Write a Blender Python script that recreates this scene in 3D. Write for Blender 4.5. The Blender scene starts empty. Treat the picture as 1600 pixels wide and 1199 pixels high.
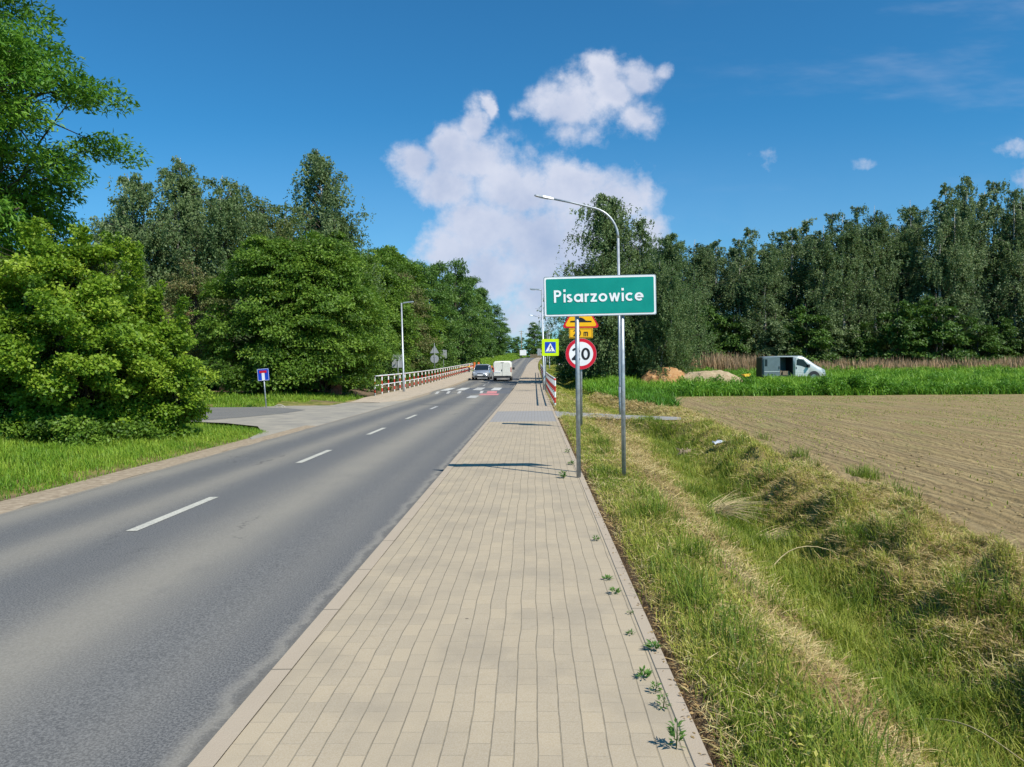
import bpy, math, random
import numpy as np
from mathutils import Vector, Matrix
R = math.radians
rng = np.random.default_rng(7)
random.seed(7)
S = bpy.context.scene
COL = S.collection

# ------------------------------------------------------------------ camera
EYE = 1.6
cam_d = bpy.data.cameras.new('camera'); cam = bpy.data.objects.new('camera', cam_d); COL.objects.link(cam)
cam_d.sensor_width = 36; cam_d.lens = 27.0; cam_d.clip_end = 3000; cam_d.clip_start = .05
cam.location = (0, 0, EYE)
cam.matrix_world = (Matrix.Translation((0, 0, EYE)) @ Matrix.Rotation(R(1.67), 4, 'Z') @
                    Matrix.Rotation(R(90-1.31), 4, 'X') @ Matrix.Rotation(R(-.5), 4, 'Z'))
S.camera = cam

# ------------------------------------------------------------------ sun, exposure
SUN_EL = 49.5; SUN_AZ = 133.0            # azimuth clockwise from +Y
sun_d = bpy.data.lights.new('sun', 'SUN'); sun = bpy.data.objects.new('sun', sun_d); COL.objects.link(sun)
sun_d.energy = 4.7; sun_d.angle = R(.5); sun_d.color = (1, .95, .86)
ts = Vector((math.sin(R(SUN_AZ))*math.cos(R(SUN_EL)), math.cos(R(SUN_AZ))*math.cos(R(SUN_EL)), math.sin(R(SUN_EL))))
sun.rotation_euler = (-ts).to_track_quat('-Z', 'Y').to_euler(); sun.location = (20, -20, 40)
S.view_settings.view_transform = 'Standard'; S.view_settings.look = 'None'
S.view_settings.exposure = 0.28; S.view_settings.gamma = 1

# ------------------------------------------------------------------ node helpers
class NT:
    def __init__(s, tree): s.t = tree; tree.nodes.clear()
    def n(s, typ, **kw):
        nd = s.t.nodes.new(typ)
        for k, v in kw.items():
            if k == 'inp':
                for kk, vv in v.items(): s.set(nd, kk, vv)
            else: setattr(nd, k, v)
        return nd
    def set(s, nd, k, v):
        sk = nd.inputs[k]
        if hasattr(v, 'is_output') : s.t.links.new(v, sk)
        else: sk.default_value = v
    def m(s, op, a, b=None, c=None, clamp=False):
        nd = s.t.nodes.new('ShaderNodeMath'); nd.operation = op; nd.use_clamp = clamp
        for i, v in enumerate((a, b, c)):
            if v is not None: s.set(nd, i, v)
        return nd.outputs[0]
    def mix(s, f, a, b, blend='MIX'):
        nd = s.t.nodes.new('ShaderNodeMix'); nd.data_type = 'RGBA'; nd.blend_type = blend
        s.set(nd, 0, f); s.set(nd, 6, a); s.set(nd, 7, b)
        return nd.outputs[2]
    def noise(s, vec, scale, detail=3, rough=.55, out=0, dist=0):
        nd = s.n('ShaderNodeTexNoise', inp={'Scale': scale, 'Detail': detail, 'Roughness': rough, 'Distortion': dist})
        if vec is not None: s.set(nd, 'Vector', vec)
        return nd.outputs[out]
    def ramp(s, f, stops, interp='LINEAR'):
        nd = s.t.nodes.new('ShaderNodeValToRGB'); s.set(nd, 0, f); nd.color_ramp.interpolation = interp
        el = nd.color_ramp.elements
        while len(el) < len(stops): el.new(.5)
        for e, (p, c) in zip(el, stops):
            e.position = p; e.color = c if len(c) == 4 else (*c, 1)
        return nd.outputs[0]
    def sstep(s, x, lo, hi):
        nd = s.n('ShaderNodeMapRange', interpolation_type='SMOOTHSTEP', inp={0: x, 1: lo, 2: hi, 3: 0., 4: 1.})
        return nd.outputs[0]
    def scalevec(s, vec, sc):
        nd = s.n('ShaderNodeMapping', inp={'Vector': vec, 'Scale': sc}); return nd.outputs[0]
def c4(c): return (c[0], c[1], c[2], 1)

# ------------------------------------------------------------------ world: sky with clouds fixed to directions
W = bpy.data.worlds.new('World'); S.world = W; W.use_nodes = True
w = NT(W.node_tree)
sky = w.n('ShaderNodeTexSky', sky_type='NISHITA', sun_disc=False, sun_elevation=R(SUN_EL), sun_rotation=R(SUN_AZ),
          altitude=100, air_density=1.0, dust_density=.35, ozone_density=3.0)
hs = w.mix(1.0, sky.outputs[0], (.24, .78, 1.03, 1), 'MULTIPLY')
tc = w.n('ShaderNodeTexCoord').outputs['Generated']
sp = w.n('ShaderNodeSeparateXYZ', inp={0: tc})
yy = w.m('MAXIMUM', sp.outputs[1], .02)
U0 = w.m('DIVIDE', sp.outputs[0], yy); V0 = w.m('DIVIDE', sp.outputs[2], yy)
cmb = w.n('ShaderNodeCombineXYZ', inp={0: U0, 1: V0, 2: 0.}).outputs[0]
dn = w.n('ShaderNodeSeparateColor', inp={0: w.noise(cmb, 14, 6, .62, out=1)})
dn2 = w.n('ShaderNodeSeparateColor', inp={0: w.noise(cmb, 4.5, 2, .5, out=1)})
U = w.m('ADD', U0, w.m('ADD', w.m('MULTIPLY', w.m('SUBTRACT', dn.outputs[0], .5), .05), w.m('MULTIPLY', w.m('SUBTRACT', dn2.outputs[0], .5), .03)))
V = w.m('ADD', V0, w.m('ADD', w.m('MULTIPLY', w.m('SUBTRACT', dn.outputs[1], .5), .05), w.m('MULTIPLY', w.m('SUBTRACT', dn2.outputs[1], .5), .03)))
# blobs: direction tangents (right of the road axis, up), radii, in 1/1200; weight
BL = [(-92,380,26,40,1),(-70,402,16,22,1),(-130,350,34,32,1),(-185,315,48,34,1),(-95,320,70,50,1),(-130,280,60,42,1),
      (-30,275,95,52,1),(65,272,95,46,1),(125,252,75,55,.9),(172,270,15,52,.7),(-75,220,95,62,1),(15,190,130,85,1),
      (-135,182,55,42,1),(115,180,95,65,.9),(168,200,50,42,.8),(-150,170,48,14,.8),(-75,140,95,62,.9),(20,120,120,65,.9),
      (-30,75,90,50,.8),(110,452,30,30,1),(160,450,38,30,.95),(204,458,20,15,.7),(70,410,70,42,1),(35,403,55,28,.8),(115,425,45,38,1),
      (70,360,45,34,.75),(165,382,34,28,.85),(-15,390,24,12,.45),(355,315,34,17,.5),(350,300,20,14,.45),(505,308,32,13,.36),(735,318,44,15,.5),
      (770,275,34,26,.8),(180,190,20,26,1),(-62,340,28,16,.5)]
dens = None
for (a, b, ra, rb, wt) in BL:
    du = w.m('MULTIPLY_ADD', U, 1200/ra, -a/ra); dv = w.m('MULTIPLY_ADD', V, 1200/rb, -b/rb)
    d2 = w.m('MULTIPLY_ADD', dv, dv, w.m('MULTIPLY', du, du))
    e = w.m('MULTIPLY', w.m('EXPONENT', w.m('MULTIPLY', d2, -1.0)), wt)
    dens = e if dens is None else w.m('SMOOTH_MAX', dens, e, .22)
fb = w.noise(cmb, 22, 7, .62)
dd = w.m('ADD', dens, w.m('MULTIPLY', w.m('MULTIPLY', w.m('SUBTRACT', fb, .5), 1.25), w.sstep(dens, .10, .30)))
alpha = w.sstep(dd, .20, .86)
cir = w.n('ShaderNodeMapping', inp={'Vector': cmb, 'Scale': (2.2, 9, 1), 'Rotation': (0, 0, R(-18))}).outputs[0]
cirrus = w.m('MULTIPLY', w.m('MULTIPLY', w.sstep(w.noise(cir, 1.6, 5, .6), .50, .82), w.sstep(U0, .1, .45)), .16)
low = w.m('MULTIPLY', w.sstep(V0, .34, .0), .22)
alpha = w.m('MAXIMUM', w.m('MULTIPLY', alpha, .93), w.m('ADD', cirrus, low))
infront = w.sstep(sp.outputs[1], .05, .25); up = w.sstep(sp.outputs[2], -.02, .01)
alpha = w.m('MULTIPLY', w.m('MULTIPLY', alpha, infront), up)
# structure inside the cloud: compare density with the one a little to the upper right
sh = w.noise(cmb, 9, 5, .55)
core = w.sstep(w.m('ADD', w.m('MULTIPLY', dens, .55), w.m('MULTIPLY', w.m('SUBTRACT', sh, .5), 2.4)), .0, 1.05)
lowv = w.sstep(V0, .36, .1)
shade = w.m('ADD', w.m('MULTIPLY', core, .7), w.m('MULTIPLY', lowv, .3), clamp=True)
ccol = w.mix(shade, (.64, .66, .75, 1), (.33, .40, .57, 1))
skys = w.n('ShaderNodeVectorMath', operation='SCALE', inp={0: hs}); skys.inputs['Scale'].default_value = .105
bgc = w.mix(alpha, skys.outputs[0], ccol)
bg = w.n('ShaderNodeBackground', inp={'Color': bgc, 'Strength': 1.0})
w.t.links.new(bg.outputs[0], w.n('ShaderNodeOutputWorld').inputs[0])

# ------------------------------------------------------------------ materials
def new_mat(name):
    m = bpy.data.materials.new(name); m.use_nodes = True
    return m, NT(m.node_tree)
def finish(nt, col, rough=.6, metal=0., spec=.4, bump=None, bstr=.3, bdist=.02, extra=None, trans=None, coat=0):
    b = nt.n('ShaderNodeBsdfPrincipled')
    nt.set(b, 'Base Color', col); nt.set(b, 'Roughness', rough); nt.set(b, 'Metallic', metal)
    nt.set(b, 'Specular IOR Level', spec); nt.set(b, 'Coat Weight', coat)
    if bump is not None:
        bp = nt.n('ShaderNodeBump', inp={'Height': bump, 'Strength': bstr, 'Distance': bdist})
        nt.set(b, 'Normal', bp.outputs[0])
    sh = b.outputs[0]
    if trans:
        tr = nt.n('ShaderNodeBsdfTranslucent', inp={'Color': trans[1]})
        mx = nt.n('ShaderNodeMixShader', inp={0: trans[0], 1: sh, 2: tr.outputs[0]}); sh = mx.outputs[0]
    nt.t.links.new(sh, nt.n('ShaderNodeOutputMaterial').inputs[0])
def simple(name, col, rough=.5, metal=0., var=.12, scale=6, spec=.4, bstr=0, coat=0):
    m, nt = new_mat(name)
    o = nt.n('ShaderNodeTexCoord').outputs['Object']
    nz = nt.noise(o, scale, 4)
    a = c4([c*(1-var) for c in col]); b = c4([min(1, c*(1+var)) for c in col])
    cc = nt.mix(nt.sstep(nz, .3, .7), a, b)
    rr = nt.m('MULTIPLY_ADD', nz, .15, rough-.07)
    finish(nt, cc, rr, metal, spec, nz if bstr else None, bstr, .01, coat=coat)
    return m
def leaf_mat(name, c0, c1, c2, tr=.35, rough=.5):
    m, nt = new_mat(name)
    at = nt.n('ShaderNodeAttribute', attribute_name='tint').outputs['Fac']
    cc = nt.ramp(at, [(0, c0), (.5, c1), (1, c2)])
    tcx = nt.mix(.45, cc, (cc if False else (.16, .30, .02, 1)))
    tcx = nt.mix(.5, tcx, cc)
    finish(nt, cc, rough, 0, .35, trans=(tr, tcx))
    return m
M = {}
M['galv'] = simple('galvanised_steel', (.36, .39, .41), .42, .45, .18, 14)
M['lampgrey'] = simple('lamp_steel', (.42, .45, .48), .4, .4, .08, 8)
M['postgrey'] = simple('grey_post', (.22, .24, .25), .5, .2, .2, 20)
M['white'] = simple('white_paint', (.78, .78, .76), .4, 0, .06, 9)
M['red'] = simple('red_paint', (.52, .045, .03), .45, 0, .2, 9)
M['signred'] = simple('sign_red', (.62, .01, .03), .35, 0, .06, 4)
M['signwhite'] = simple('sign_white', (.86, .86, .87), .35, 0, .05, 4)
M['signgreen'] = simple('sign_green', (.001, .27, .215), .38, 0, .07, 3)
M['signyellow'] = simple('sign_yellow', (.95, .50, .005), .4, 0, .05, 3)
M['signlime'] = simple('sign_lime', (.62, .86, .0), .4, 0, .04, 3)
M['signblue'] = simple('sign_blue', (.01, .06, .52), .4, 0, .06, 3)
M['signback'] = simple('sign_back_grey', (.38, .40, .42), .5, .3, .08, 5)
M['black'] = simple('black_marking', (.012, .012, .014), .5, 0, .1, 4)
M['rubber'] = simple('rubber', (.02, .02, .02), .8, 0, .2, 8)
M['glass'] = simple('window_glass', (.012, .018, .022), .12, 0, .1, 2, spec=.5)
M['silver'] = simple('silver_car_paint', (.46, .49, .53), .28, .55, .05, 3, coat=.6)
M['whitecar'] = simple('white_van_paint', (.78, .77, .70), .3, 0, .05, 3, coat=.5)
M['vangrey'] = simple('grey_van_paint', (.17, .21, .22), .35, .3, .08, 3, coat=.4)
M['vansilver'] = simple('silver_van_paint', (.62, .65, .62), .3, .2, .06, 3, coat=.5)
M['darkplastic'] = simple('dark_plastic', (.03, .032, .035), .6, 0, .15, 10)
M['tail'] = simple('tail_lamp', (.5, .02, .015), .25, 0, .1, 6)
M['head'] = simple('head_lamp', (.6, .63, .66), .15, .3, .05, 9)
M['chrome'] = simple('rim_metal', (.45, .46, .48), .3, .8, .1, 9)
M['orange'] = simple('orange_mesh', (.75, .17, .04), .6, 0, .18, 6)
M['yellow'] = simple('yellow_plastic', (.75, .45, .04), .5, 0, .1, 6)
M['brick'] = simple('brick_wall', (.25, .10, .07), .85, 0, .3, 12, bstr=.4)
M['concrete'] = simple('concrete', (.38, .36, .31), .85, 0, .14, 10, bstr=.3)
M['roof'] = simple('roof_tile', (.16, .06, .045), .8, 0, .2, 3)
M['wood'] = simple('weathered_wood', (.24, .185, .12), .85, 0, .25, 9)
M['bark'] = simple('bark', (.075, .06, .045), .9, 0, .35, 6, bstr=.6)
def birch_bark():
    m, nt = new_mat('birch_bark')
    o = nt.n('ShaderNodeTexCoord').outputs['Object']
    v = nt.noise(nt.scalevec(o, (2, 2, 7)), 2.5, 4)
    finish(nt, nt.ramp(v, [(.42, (.05, .045, .04)), (.52, (.45, .43, .39)), (.8, (.55, .53, .48))]), .8)
    return m
M['birchbark'] = birch_bark()
M['plastic_bag'] = simple('plastic_litter', (.6, .64, .68), .35, 0, .1, 20)
M['straw'] = simple('straw', (.52, .42, .22), .7, 0, .2, 8)
M['lf_horn'] = leaf_mat('hornbeam_leaf', (.055, .115, .013), (.115, .22, .022), (.25, .38, .05), .40)
M['lf_maple'] = leaf_mat('maple_leaf', (.09, .18, .014), (.19, .32, .022), (.34, .46, .045), .42)
M['lf_ash'] = leaf_mat('ash_leaf', (.05, .14, .014), (.10, .25, .022), (.20, .38, .04), .42)
M['lf_birch'] = leaf_mat('birch_leaf', (.10, .155, .055), (.15, .225, .080), (.23, .30, .12), .40)
M['lf_birch2'] = leaf_mat('birch_leaf_wood', (.09, .14, .055), (.16, .225, .09), (.29, .355, .16), .38)
M['lf_brown'] = leaf_mat('locust_leaf', (.12, .17, .04), (.19, .20, .07), (.28, .18, .09), .32)
M['lf_far'] = leaf_mat('far_leaf', (.055, .12, .022), (.095, .19, .03), (.16, .27, .045), .34)
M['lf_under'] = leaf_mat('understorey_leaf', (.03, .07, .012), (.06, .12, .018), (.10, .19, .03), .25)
M['gr_green'] = leaf_mat('grass_blade', (.115, .185, .02), (.27, .335, .035), (.52, .48, .11), .34)
M['gr_left'] = leaf_mat('grass_blade_lush', (.08, .19, .014), (.18, .33, .025), (.34, .46, .05), .34)
M['gr_dry'] = leaf_mat('dry_grass_blade', (.24, .14, .06), (.50, .36, .15), (.66, .55, .26), .2, .7)
M['gr_crop'] = leaf_mat('crop_leaf', (.07, .19, .014), (.15, .33, .025), (.28, .46, .045), .34)
M['gr_reed'] = leaf_mat('reed_blade', (.22, .15, .10), (.38, .26, .15), (.56, .36, .20), .2, .7)
M['weed'] = leaf_mat('weed_leaf', (.05, .13, .02), (.09, .20, .03), (.16, .28, .05), .25)

def asphalt(name, light=1.0, tracks=True):
    m, nt = new_mat(name)
    g = nt.n('ShaderNodeNewGeometry').outputs['Position']
    s = nt.n('ShaderNodeSeparateXYZ', inp={0: g})
    X = s.outputs[0]; Yc = s.outputs[1]
    agg = nt.noise(g, 75, 3, .8); agg2 = nt.noise(g, 30, 3, .7)
    big = nt.noise(nt.scalevec(g, (1, .12, 1)), 1.3, 4, .6)
    blot = nt.noise(g, .7, 4, .6)
    base = nt.mix(nt.sstep(agg, .38, .64), (.078*light, .080*light, .083*light, 1), (.19*light, .188*light, .182*light, 1))
    col = base
    if tracks:
        Xw = nt.m('ADD', X, nt.m('MULTIPLY', nt.m('SUBTRACT', big, .5), .35))
        tot = None
        for c, wd, a in ((-3.0, .46, 1.), (-4.68, .34, .85), (-6.1, .38, .9), (-2.0, .22, .25), (-1.50, .10, .5)):
            d = nt.m('DIVIDE', nt.m('SUBTRACT', Xw, c), wd)
            e = nt.m('MULTIPLY', nt.m('EXPONENT', nt.m('MULTIPLY', nt.m('MULTIPLY', d, d), -1.)), a)
            tot = e if tot is None else nt.m('ADD', tot, e)
        dust = nt.m('MULTIPLY', tot, nt.m('MULTIPLY_ADD', blot, .5, .65), clamp=True)
        dustc = nt.mix(agg2, (.26, .235, .185, 1), (.37, .335, .27, 1))
        col = nt.mix(nt.m('MULTIPLY', dust, .66), col, dustc)
        # newer dark fillet beside the kerb with a pale ragged rim
        wob = nt.m('MULTIPLY', nt.m('SUBTRACT', nt.noise(nt.scalevec(g, (0, 1, 0)), 2.1, 5, .65), .5), .30)
        xe = nt.m('SUBTRACT', nt.m('ADD', X, 1.56), wob)
        dark = nt.m('MULTIPLY', nt.sstep(xe, .02, .05), nt.sstep(Yc, 70, 50))
        rim = nt.m('MULTIPLY', nt.sstep(xe, -.09, -.01), nt.m('SUBTRACT', 1., nt.sstep(xe, .0, .03)))
        col = nt.mix(nt.m('MULTIPLY', rim, .38), col, (.30, .28, .24, 1))
        col = nt.mix(nt.m('MULTIPLY', dark, .55), col, nt.mix(agg, (.07, .07, .07, 1), (.15, .145, .135, 1)))
        # sandy dust on the far edge
        edge = nt.m('ADD', nt.sstep(nt.m('ADD', X, wob), -6.2, -6.55), 0., clamp=True)
        col = nt.mix(nt.m('MULTIPLY', edge, .75), col, (.35, .29, .21, 1))
        # small oil and tar spots
        vo = nt.n('ShaderNodeTexVoronoi', feature='F1', inp={'Vector': nt.scalevec(g, (1, .8, 1)), 'Scale': .95})
        spot = nt.sstep(nt.m('ADD', vo.outputs['Distance'], nt.m('MULTIPLY', nt.noise(g, 30, 2), .03)), .062, .045)
        rnd = nt.n('ShaderNodeSeparateColor', inp={0: vo.outputs['Color']}).outputs[0]
        spot = nt.m('MULTIPLY', spot, nt.m('GREATER_THAN', rnd, .62))
        col = nt.mix(nt.m('MULTIPLY', spot, .7), col, (.035, .033, .032, 1))
    else:
        col = nt.mix(nt.m('MULTIPLY', blot, .6), col, (.27, .25, .21, 1))
    if tracks:   # fine cracks and a few darker worn patches
        vc = nt.n('ShaderNodeTexVoronoi', feature='DISTANCE_TO_EDGE', inp={'Vector': nt.n('ShaderNodeVectorMath', operation='ADD', inp={0: nt.scalevec(g, (.55, .22, 1)), 1: nt.scalevec(nt.noise(g, 3.5, 4, .6, out=1), (.35, .2, 0))}).outputs[0], 'Scale': 1.})
        crk = nt.m('MULTIPLY', nt.sstep(vc.outputs['Distance'], .0055, .0012), nt.sstep(nt.noise(g, .45, 3), .52, .62))
        col = nt.mix(nt.m('MULTIPLY', crk, .55), col, (.045, .045, .045, 1))
        col = nt.mix(nt.m('MULTIPLY', nt.sstep(nt.noise(nt.scalevec(g, (1, .3, 1)), 2.3, 5, .65), .56, .72), .16), col, (.10, .10, .10, 1))
    hh = nt.m('ADD', nt.m('MULTIPLY', agg, .6), nt.m('MULTIPLY', agg2, .4))
    finish(nt, col, .82, 0, .3, hh, .55, .006)
    return m
M['asphalt'] = asphalt('asphalt')
M['asphalt_side'] = asphalt('side_road_asphalt', 1.0, False)
def dusty():
    m, nt = new_mat('dusty_apron')
    g = nt.n('ShaderNodeNewGeometry').outputs['Position']
    a = nt.noise(g, 1.2, 5, .6); b = nt.noise(g, 60, 3, .6)
    c = nt.ramp(a, [(.3, (.20, .19, .175)), (.5, (.27, .25, .21)), (.7, (.36, .32, .26))])
    c = nt.mix(nt.m('MULTIPLY', b, .3), c, (.5, .45, .36, 1))
    finish(nt, c, .9, 0, .2, b, .4, .01); return m
M['dusty'] = dusty()
def sand(name, c0, c1, c2, sc=4, bd=.05):
    m, nt = new_mat(name)
    g = nt.n('ShaderNodeNewGeometry').outputs['Position']
    a = nt.noise(g, sc, 6, .65); b = nt.noise(g, 40, 3, .6)
    c = nt.ramp(a, [(.3, c0), (.5, c1), (.7, c2)])
    finish(nt, c, .95, 0, .1, nt.m('ADD', a, nt.m('MULTIPLY', b, .3)), .6, bd); return m
M['sandy'] = sand('sandy_shoulder', (.23, .18, .125), (.32, .255, .18), (.42, .345, .25), 9, .012)
M['clod'] = sand('soil_clod', (.20, .145, .07), (.30, .225, .11), (.40, .31, .16), 9, .01)
M['sand_orange'] = sand('orange_sand', (.30, .14, .06), (.46, .25, .11), (.56, .37, .20), 2.5, .2)
M['sand_pale'] = sand('pale_sand', (.30, .22, .13), (.42, .32, .20), (.52, .42, .28), 2.5, .2)
def paver(name, ca, cb, cm, along=True, sc=1., greypatch=False):
    m, nt = new_mat(name)
    g = nt.n('ShaderNodeNewGeometry').outputs['Position']
    s = nt.n('ShaderNodeSeparateXYZ', inp={0: g})
    wv = nt.m('MULTIPLY', nt.m('SUBTRACT', nt.noise(g, .9, 2), .5), .045)
    xx = nt.m('ADD', s.outputs[0], wv)
    v = nt.n('ShaderNodeCombineXYZ', inp={0: s.outputs[1] if along else xx, 1: xx if along else s.outputs[1], 2: 0.}).outputs[0]
    br = nt.n('ShaderNodeTexBrick', offset=.5, inp={'Vector': v, 'Color1': c4(ca), 'Color2': c4(cb), 'Mortar': c4([q*.85 for q in ca]), 'Scale': 1.,
              'Mortar Size': .0042*sc, 'Mortar Smooth': .35, 'Bias': 0., 'Brick Width': .2, 'Row Height': .1})
    # the long joints are wider and darker than the cross joints
    row = nt.m('FRACT', nt.m('DIVIDE', xx, .1))
    dj = nt.m('MULTIPLY', nt.m('MINIMUM', row, nt.m('SUBTRACT', 1., row)), .1)
    nj = nt.noise(nt.scalevec(g, (6, 1, 1)), 5, 4, .6)
    lw = nt.m('MULTIPLY_ADD', nj, .0065, .0004)
    longj = nt.sstep(nt.m('DIVIDE', dj, lw), 1.25, .6)
    gr = nt.noise(g, 170, 2, .7); bl = nt.noise(g, 1.6, 5, .6); md = nt.noise(g, 9, 4, .6)
    col = nt.mix(nt.sstep(gr, .3, .7), br.outputs['Color'], nt.mix(.28, br.outputs['Color'], (.62, .56, .46, 1)))
    col = nt.mix(nt.m('MULTIPLY', nt.sstep(bl, .42, .72), .50), col, (.275, .235, .18, 1))
    col = nt.mix(nt.m('MULTIPLY', nt.sstep(md, .55, .8), .18), col, (.50, .44, .34, 1))
    if greypatch:
        gp = nt.m('MULTIPLY', nt.sstep(s.outputs[1], 21.9, 22.0), nt.sstep(s.outputs[1], 27.1, 27.))
        col = nt.mix(nt.m('MULTIPLY', gp, .7), col, (.25, .26, .28, 1))
        pk = nt.sstep(s.outputs[1], 27, 27.3)
        col = nt.mix(nt.m('MULTIPLY', pk, .35), col, (.46, .38, .31, 1))
    mort = nt.mix(nt.sstep(nj, .4, .62), (.13, .11, .075, 1), c4(cm))
    col = nt.mix(nt.m('MULTIPLY', br.outputs['Fac'], nt.m('MULTIPLY', nt.sstep(md, .4, .7), .26)), col, c4([q*.8 for q in cm]))
    col = nt.mix(nt.m('MULTIPLY', longj, .50), col, mort)
    # sparse dark bits and droppings
    vo = nt.n('ShaderNodeTexVoronoi', feature='F1', inp={'Vector': g, 'Scale': 3.1})
    rnd = nt.n('ShaderNodeSeparateColor', inp={0: vo.outputs['Color']}).outputs[1]
    spot = nt.m('MULTIPLY', nt.sstep(nt.m('ADD', vo.outputs['Distance'], nt.m('MULTIPLY', md, .05)), .068, .05), nt.m('GREATER_THAN', rnd, .72))
    col = nt.mix(nt.m('MULTIPLY', spot, .65), col, (.06, .05, .04, 1))
    h = nt.m('SUBTRACT', nt.m('MULTIPLY', gr, .25), nt.m('ADD', nt.m('MULTIPLY', br.outputs['Fac'], .05), longj))
    finish(nt, col, .88, 0, .25, h, .5, .006)
    return m
M['paver'] = paver('sidewalk_pavers', (.355, .288, .196), (.41, .328, .215), (.31, .255, .17), greypatch=True)
M['paver_left'] = paver('left_pavers', (.42, .34, .25), (.47, .38, .285), (.36, .29, .21))
M['paver_grey'] = paver('grey_pavers', (.22, .23, .24), (.29, .29, .29), (.2, .19, .16))
def kerbm():
    m, nt = new_mat('kerb_concrete')
    g = nt.n('ShaderNodeNewGeometry').outputs['Position']
    s = nt.n('ShaderNodeSeparateXYZ', inp={0: g})
    fr = nt.m('FRACT', s.outputs[1]); j = nt.sstep(nt.m('MINIMUM', fr, nt.m('SUBTRACT', 1., fr)), .009, .004)
    a = nt.noise(g, 2.5, 5, .6); b = nt.noise(g, 130, 2, .7)
    c = nt.mix(a, (.35, .28, .20, 1), (.43, .345, .25, 1)); c = nt.mix(nt.m('MULTIPLY', b, .3), c, (.55, .5, .42, 1))
    c = nt.mix(nt.m('MULTIPLY', j, .7), c, (.1, .09, .07, 1))
    finish(nt, c, .88, 0, .25, nt.m('SUBTRACT', b, nt.m('MULTIPLY', j, 2.)), .4, .005); return m
M['kerb'] = kerbm()
def paintm(name, c, wear=.5):
    m, nt = new_mat(name)
    g = nt.n('ShaderNodeNewGeometry').outputs['Position']
    n1 = nt.noise(g, 55, 4, .7); n2 = nt.noise(g, 3, 4, .6)
    f = nt.sstep(nt.m('ADD', n1, nt.m('MULTIPLY', n2, .3)), .80 - .0, .55+wear*.1)
    finish(nt, nt.mix(nt.m('SUBTRACT', 1., nt.m('MULTIPLY', nt.m('SUBTRACT', 1., f), wear)), (.18, .18, .175, 1), c4(c)), .7, 0, .3, n1, .4, .004); return m
M['paint'] = paintm('road_paint', (.54, .52, .44), .55)
M['paint_worn'] = paintm('road_paint_worn', (.50, .49, .46), .8)
M['paint_worn2'] = paintm('half_worn_road_paint', (.60, .59, .55), .6)
M['paint_red'] = paintm('red_road_paint', (.60, .22, .22), .5)
M['table_asph'] = simple('dark_table_asphalt', (.115, .12, .13), .8, 0, .2, 30, bstr=.3)

def terrain_mat():
    m, nt = new_mat('ground_soil_and_turf')
    g = nt.n('ShaderNodeNewGeometry').outputs['Position']
    s = nt.n('ShaderNodeSeparateXYZ', inp={0: g})
    fld = nt.n('ShaderNodeAttribute', attribute_name='field').outputs['Fac']
    drt = nt.n('ShaderNodeAttribute', attribute_name='dirt').outputs['Fac']
    n1 = nt.noise(g, 1.4, 5, .6); n2 = nt.noise(g, 22, 5, .65); n3 = nt.noise(g, 90, 3, .6)
    turf = nt.ramp(n1, [(.3, (.09, .12, .02)), (.45, (.17, .19, .04)), (.58, (.30, .25, .09)), (.8, (.27, .19, .09))])
    turf = nt.mix(nt.m('MULTIPLY', n2, .4), turf, (.10, .085, .04, 1))
    dirt = nt.mix(n2, (.11, .078, .05, 1), (.24, .175, .11, 1))
    st = nt.noise(nt.scalevec(g, (9, .35, 1)), 1.0, 5, .65)
    st2 = nt.noise(nt.scalevec(g, (1.1, .05, 1)), 1.0, 4, .6)
    wv = nt.m('SINE', nt.m('MULTIPLY', nt.m('ADD', s.outputs[0], nt.m('MULTIPLY', n1, .25)), 38.))
    sc = nt.ramp(nt.m('ADD', nt.m('MULTIPLY', st, .7), nt.m('MULTIPLY', n2, .3)), [(.3, (.20, .143, .066)), (.5, (.32, .237, .116)), (.7, (.44, .34, .172))])
    sc = nt.mix(nt.m('MULTIPLY', nt.sstep(st2, .45, .7), .35), sc, (.21, .165, .10, 1))
    sprout = nt.m('MULTIPLY', nt.sstep(nt.noise(nt.scalevec(g, (1.3, .35, 1)), 1.1, 5, .65), .47, .68), nt.sstep(s.outputs[1], 10, 26))
    sc = nt.mix(nt.m('MULTIPLY', sprout, nt.m('MULTIPLY', nt.sstep(n2, .40, .58), .75)), sc, (.20, .24, .07, 1))
    f2 = nt.sstep(nt.m('ADD', fld, nt.m('MULTIPLY', nt.m('SUBTRACT', n2, .5), .6)), .4, .6)
    d2 = nt.sstep(nt.m('ADD', drt, nt.m('MULTIPLY', nt.m('SUBTRACT', n2, .5), .8)), .4, .6)
    c = nt.mix(d2, turf, dirt); c = nt.mix(f2, c, sc)
    rows = nt.m('SINE', nt.m('MULTIPLY', nt.m('ADD', s.outputs[0], nt.m('MULTIPLY', nt.noise(nt.scalevec(g, (.3, .06, 1)), 1, 2), 1.2)), 9.))
    rowm = nt.m('MULTIPLY', nt.sstep(rows, .45, .95), nt.m('MULTIPLY', f2, nt.sstep(st, .35, .6)))
    c = nt.mix(nt.m('MULTIPLY', rowm, .62), c, (.20, .14, .08, 1))
    h = nt.m('ADD', nt.m('MULTIPLY', n2, .7), nt.m('MULTIPLY', n3, .25))
    h = nt.m('ADD', h, nt.m('MULTIPLY', nt.m('MULTIPLY', wv, .22), f2))
    finish(nt, c, .95, 0, .1, h, .9, .06); return m
M['terrain'] = terrain_mat()

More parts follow.
